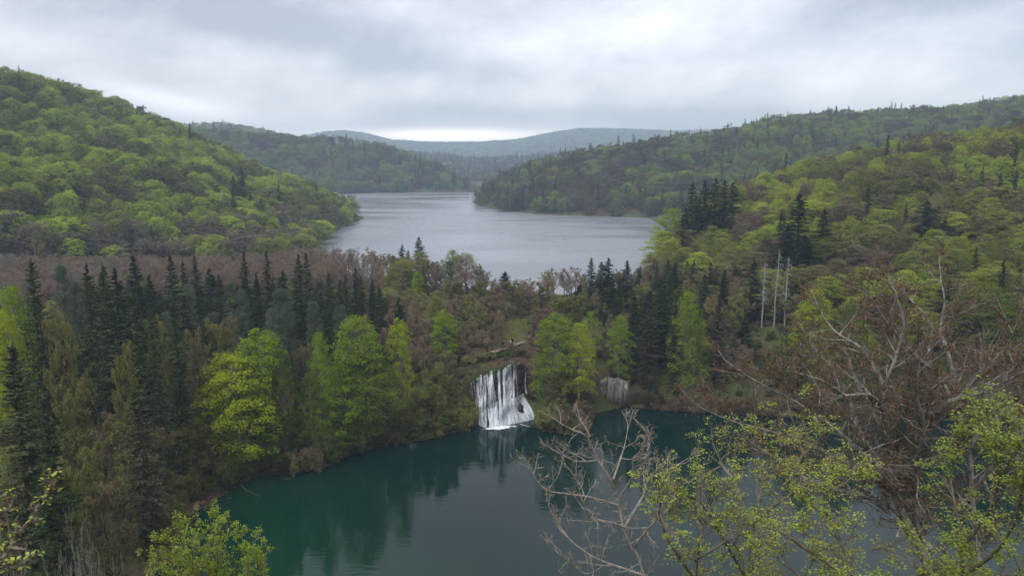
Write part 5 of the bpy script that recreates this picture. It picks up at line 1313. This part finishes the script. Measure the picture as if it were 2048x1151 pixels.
def leafy(name, seed, limbs, base, label, cat, child, spacing, clusters, leafsize, rgb, per=8, cr=.09, nch=(5, 3), bark=None, group=None, trunk_name='trunk', lsp=.75, up=.06, upright=False):
    tk, (a, b, c, d_, e), r = limb_tree(seed, limbs, None, child, spacing, 2, nch, lsp, .55, .18, up, .3, .003, .03)
    x, y, z = ground_pt(*base); root = link(name, None, loc=(x, y, z)); tag(root, label, cat, group)
    bark = bark or simple('sapling_bark', .85, bark_col((.10, .085, .06), (.24, .21, .16), 7))
    link(trunk_name, local(tk.mesh('trunk', [bark]), root), root)
    tw = Soup(); m = e > 0; tw.tubes(a[m], b[m], np.maximum(c[m] * .8, .004), np.maximum(d_[m] * .8, .003), 3)
    link('twigs', local(tw.mesh('twigs', [bark]), root), root)
    ends = np.where(e >= 1)[0]; pk = r.choice(ends, clusters); C = a[pk] + (b[pk] - a[pk]) * r.uniform(.3, 1, (clusters, 1))
    C = np.repeat(C, per, 0); n = len(C)
    A = rand_unit(r, n) * [1, 1, .45] + [0, 0, -.15]
    if upright: A = unit(rand_unit(r, n) + [0, 0, .9])
    A = unit(A); P = C + A * r.uniform(.0, cr, (n, 1)); N = unit(rand_unit(r, n) * .55 + [0, 0, 1]) if not upright else rand_unit(r, n)
    lf = Soup(); lf.quads(leaf6(P, N, A, leafsize * r.uniform(.6, 1.25, n), r))
    link('leaves', local(lf.mesh('leaves', [leaf_mat('spring_leaves', .45, .45, rgb, gloss=.04, clump=1.0)]), root), root)
    return root

def fg_leafy():
    G = (.34, .42, .03)
    d = 13.0
    leafy('maple_tree', 311, [([(1450, 2200, d), (1480, 1400, d), (1490, 1151, d), (1500, 1050, d), (1520, 960, d + .3), (1560, 890, d + .5), (1600, 845, d + .6)], .03, .01),
        ([(1490, 1151, d), (1440, 1060, d - .5), (1400, 1000, d - .8), (1350, 985, d - 1)], .03, .01), ([(1500, 1050, d), (1560, 1000, d - .4), (1620, 960, d - .7), (1680, 950, d - .8)], .03, .01),
        ([(1500, 1050, d), (1470, 960, d + .6), (1440, 920, d + .9), (1480, 890, d + 1)], .03, .01), ([(1520, 960, d), (1570, 940, d + .8), (1620, 900, d + 1.2)], .025, .01)],
        (1450, d), 'lime leaved maple in front of the big bare beech', 'maple', (.6, 1.3), .12, 1150, .041, G, group='young maples in the foreground')
    leafy('maple_tree', 312, [([(1360, 2200, d - 1), (1370, 1400, d - 1), (1385, 1200, d - 1), (1392, 1090, d - 1), (1420, 1010, d - .8), (1440, 980, d - .7)], .045, .012),
        ([(1385, 1151, d - 1), (1340, 1080, d - 1.3), (1320, 1020, d - 1.5), (1330, 985, d - 1.5)], .025, .01), ([(1390, 1120, d - 1), (1450, 1080, d - .5), (1500, 1060, d - .3)], .025, .01)],
        (1360, d - 1), 'lime leaved maple sapling right beside the pink barked bare tree', 'maple', (.55, 1.1), .11, 820, .044, G, group='young maples in the foreground')
    leafy('maple_tree', 313, [([(1700, 2200, d - 1.5), (1690, 1400, d - 1.5), (1700, 1151, d - 1.5), (1672, 1070, d - 1.4), (1650, 1000, d - 1.2), (1690, 960, d - 1)], .032, .012),
        ([(1695, 1151, d - 1.5), (1600, 1090, d - 1.8), (1550, 1060, d - 2), (1520, 1100, d - 2)], .03, .01), ([(1690, 1250, d - 1.5), (1620, 1170, d - 1.5), (1580, 1140, d - 1.5)], .025, .01)],
        (1700, d - 1.5), 'lime leaved maple below the lowest limbs of the bare beech', 'maple', (.6, 1.3), .12, 1150, .041, G, group='young maples in the foreground')
    leafy('maple_tree', 314, [([(1960, 2200, d + 1), (1940, 1400, d + 1), (1925, 1151, d + 1), (1918, 1050, d + 1), (1900, 960, d + 1.2), (1930, 890, d + 1.3)], .045, .014),
        ([(1920, 1100, d + 1), (1990, 1000, d + .5), (2000, 900, d + .2), (1970, 850, d)], .035, .01),
        ([(1925, 1151, d + 1), (2010, 1080, d + .4), (2050, 960, d), (2040, 880, d)], .035, .01), ([(1940, 1250, d + 1), (1860, 1160, d), (1820, 1120, d)], .03, .01), ([(1940, 1300, d + 1), (2020, 1180, d), (2060, 1100, d)], .03, .01)],
        (1960, d + 1), 'lime leaved maple at the right edge of the picture', 'maple', (.6, 1.4), .12, 1750, .050, (.27, .36, .03), group='young maples in the foreground')
    # bushy young beech at the bottom left
    B = []
    for (u, v, dd) in [(422, 1030, 22), (395, 1045, 22.5), (362, 1055, 22.8), (345, 1085, 22), (318, 1105, 22.6), (305, 1128, 21.5), (480, 1072, 21.5), (505, 1085, 22.3), (525, 1108, 21.8), (455, 1050, 22.9), (440, 1065, 21), (380, 1080, 21), (500, 1120, 21), (350, 1120, 20.8), (530, 1135, 22.5), (290, 1140, 22.5)]:
        B.append(([(425, 1500, 22), (425 + (u - 425) * .35, 1320, 22), (425 + (u - 425) * .8, v + 90, (22 + dd) / 2), (u, v, dd)], .04, .006))
    leafy('beech_tree', 321, B, (425, 22), 'bushy yellow-green treetop at the bottom left above the water', 'beech', (.45, .8), .13, 4600, .058, (.32, .42, .04), per=6, cr=.12, nch=(5, 3), lsp=.5, up=.16, upright=True)
    # hanging twig at the left edge
    d = 3.6
    leafy('sapling', 331, [([(-60, 1900, d), (-50, 1300, d), (-15, 1130, d), (20, 1070, d), (62, 1010, d), (80, 968, d), (98, 930, d)], .012, .0022), ([(-50, 1300, d), (-10, 1170, d - .1), (40, 1120, d - .1), (68, 1105, d - .1)], .006, .002),
                            ([(-15, 1130, d), (-5, 1060, d + .1), (5, 1000, d + .1)], .006, .002), ([(20, 1070, d), (12, 1040, d), (18, 1010, d)], .004, .0015)],
        (-60, d), 'thin twig with opening yellow-green leaf buds at the left edge', 'sapling', (.03, .09), .035, 120, .020, (.42, .50, .07), per=2, cr=.008, nch=(2, 1), trunk_name='trunk')
def fg_bare_shrubs():
    r = np.random.default_rng(55)
    for k, (u, vt, d, lab) in enumerate([(60, 1085, 52, 'grey leafless shrub in the bottom left corner'), (125, 1062, 56, 'grey leafless shrub right of the corner twig'), (195, 1070, 58, 'pale leafless shrub at the bottom left, third from the edge'), (250, 1085, 60, 'grey leafless shrub next to the bushy treetop'),
                                         (165, 1010, 66, 'tall thin leafless shrub rising below the leaning trunk')]):
        a, s = ray(u, vt); x, y = d * math.sin(a), d * math.cos(a); z = float(height(x, y)); H = max(CZ + float(s) * d - z, 1.5); S = []
        for j in range(9 if k < 5 else 3):
            aa = r.uniform(0, 6.28); ln = r.uniform(.05, .45)
            sg, _ = skeleton(r, (0, 0, -.1), (ln * math.cos(aa), ln * math.sin(aa), 1), H * r.uniform(.75, 1.0), .05, 3, (7, 5, 3), .6, .36, .13, .05, 7, .35); S += sg
        P0, P1, R0, R1, LV = seg_arrays(S); kx = H / P1[:, 2].max(); P0[:, 2] *= kx; P1[:, 2] *= kx; ky = min(1, 2.2 / np.percentile(np.hypot(P1[:, 0], P1[:, 1]), 95)); P0[:, :2] *= ky; P1[:, :2] *= ky
        t_ = Soup(); m = LV == 0; t_.tubes(P0[m], P1[m], np.maximum(R0[m], .012), np.maximum(R1[m], .008), 5); c_ = Soup(); m = ~m; c_.tubes(P0[m], P1[m], np.maximum(R0[m], .008), np.maximum(R1[m], .005), 3)
        root = link('bare_shrub', None, loc=(x, y, z)); tag(root, lab, 'shrub', 'leafless shrubs in the foreground'); link('stems', t_.mesh('stems', [M_greybark]), root); link('twigs', c_.mesh('twigs', [M_greybark]), root)

# ------------------------------------------------------------------ build
import time as _t
def step(f, *a):
    t0 = _t.time(); r_ = f(*a); print('%-16s %.1fs' % (f.__name__, _t.time() - t0)); return r_
step(build_setting); step(build_water); step(build_haze)
step(build_shapes); step(plant_heroes); step(plant_barrier); step(plant_slopes); step(undergrowth)
step(build_falls); step(rock_bushes); bw = step(build_boardwalk); step(build_people, bw); step(build_debris)
step(fg_beech); step(fg_bare); step(fg_leafy); step(fg_bare_shrubs)
step(label_all)
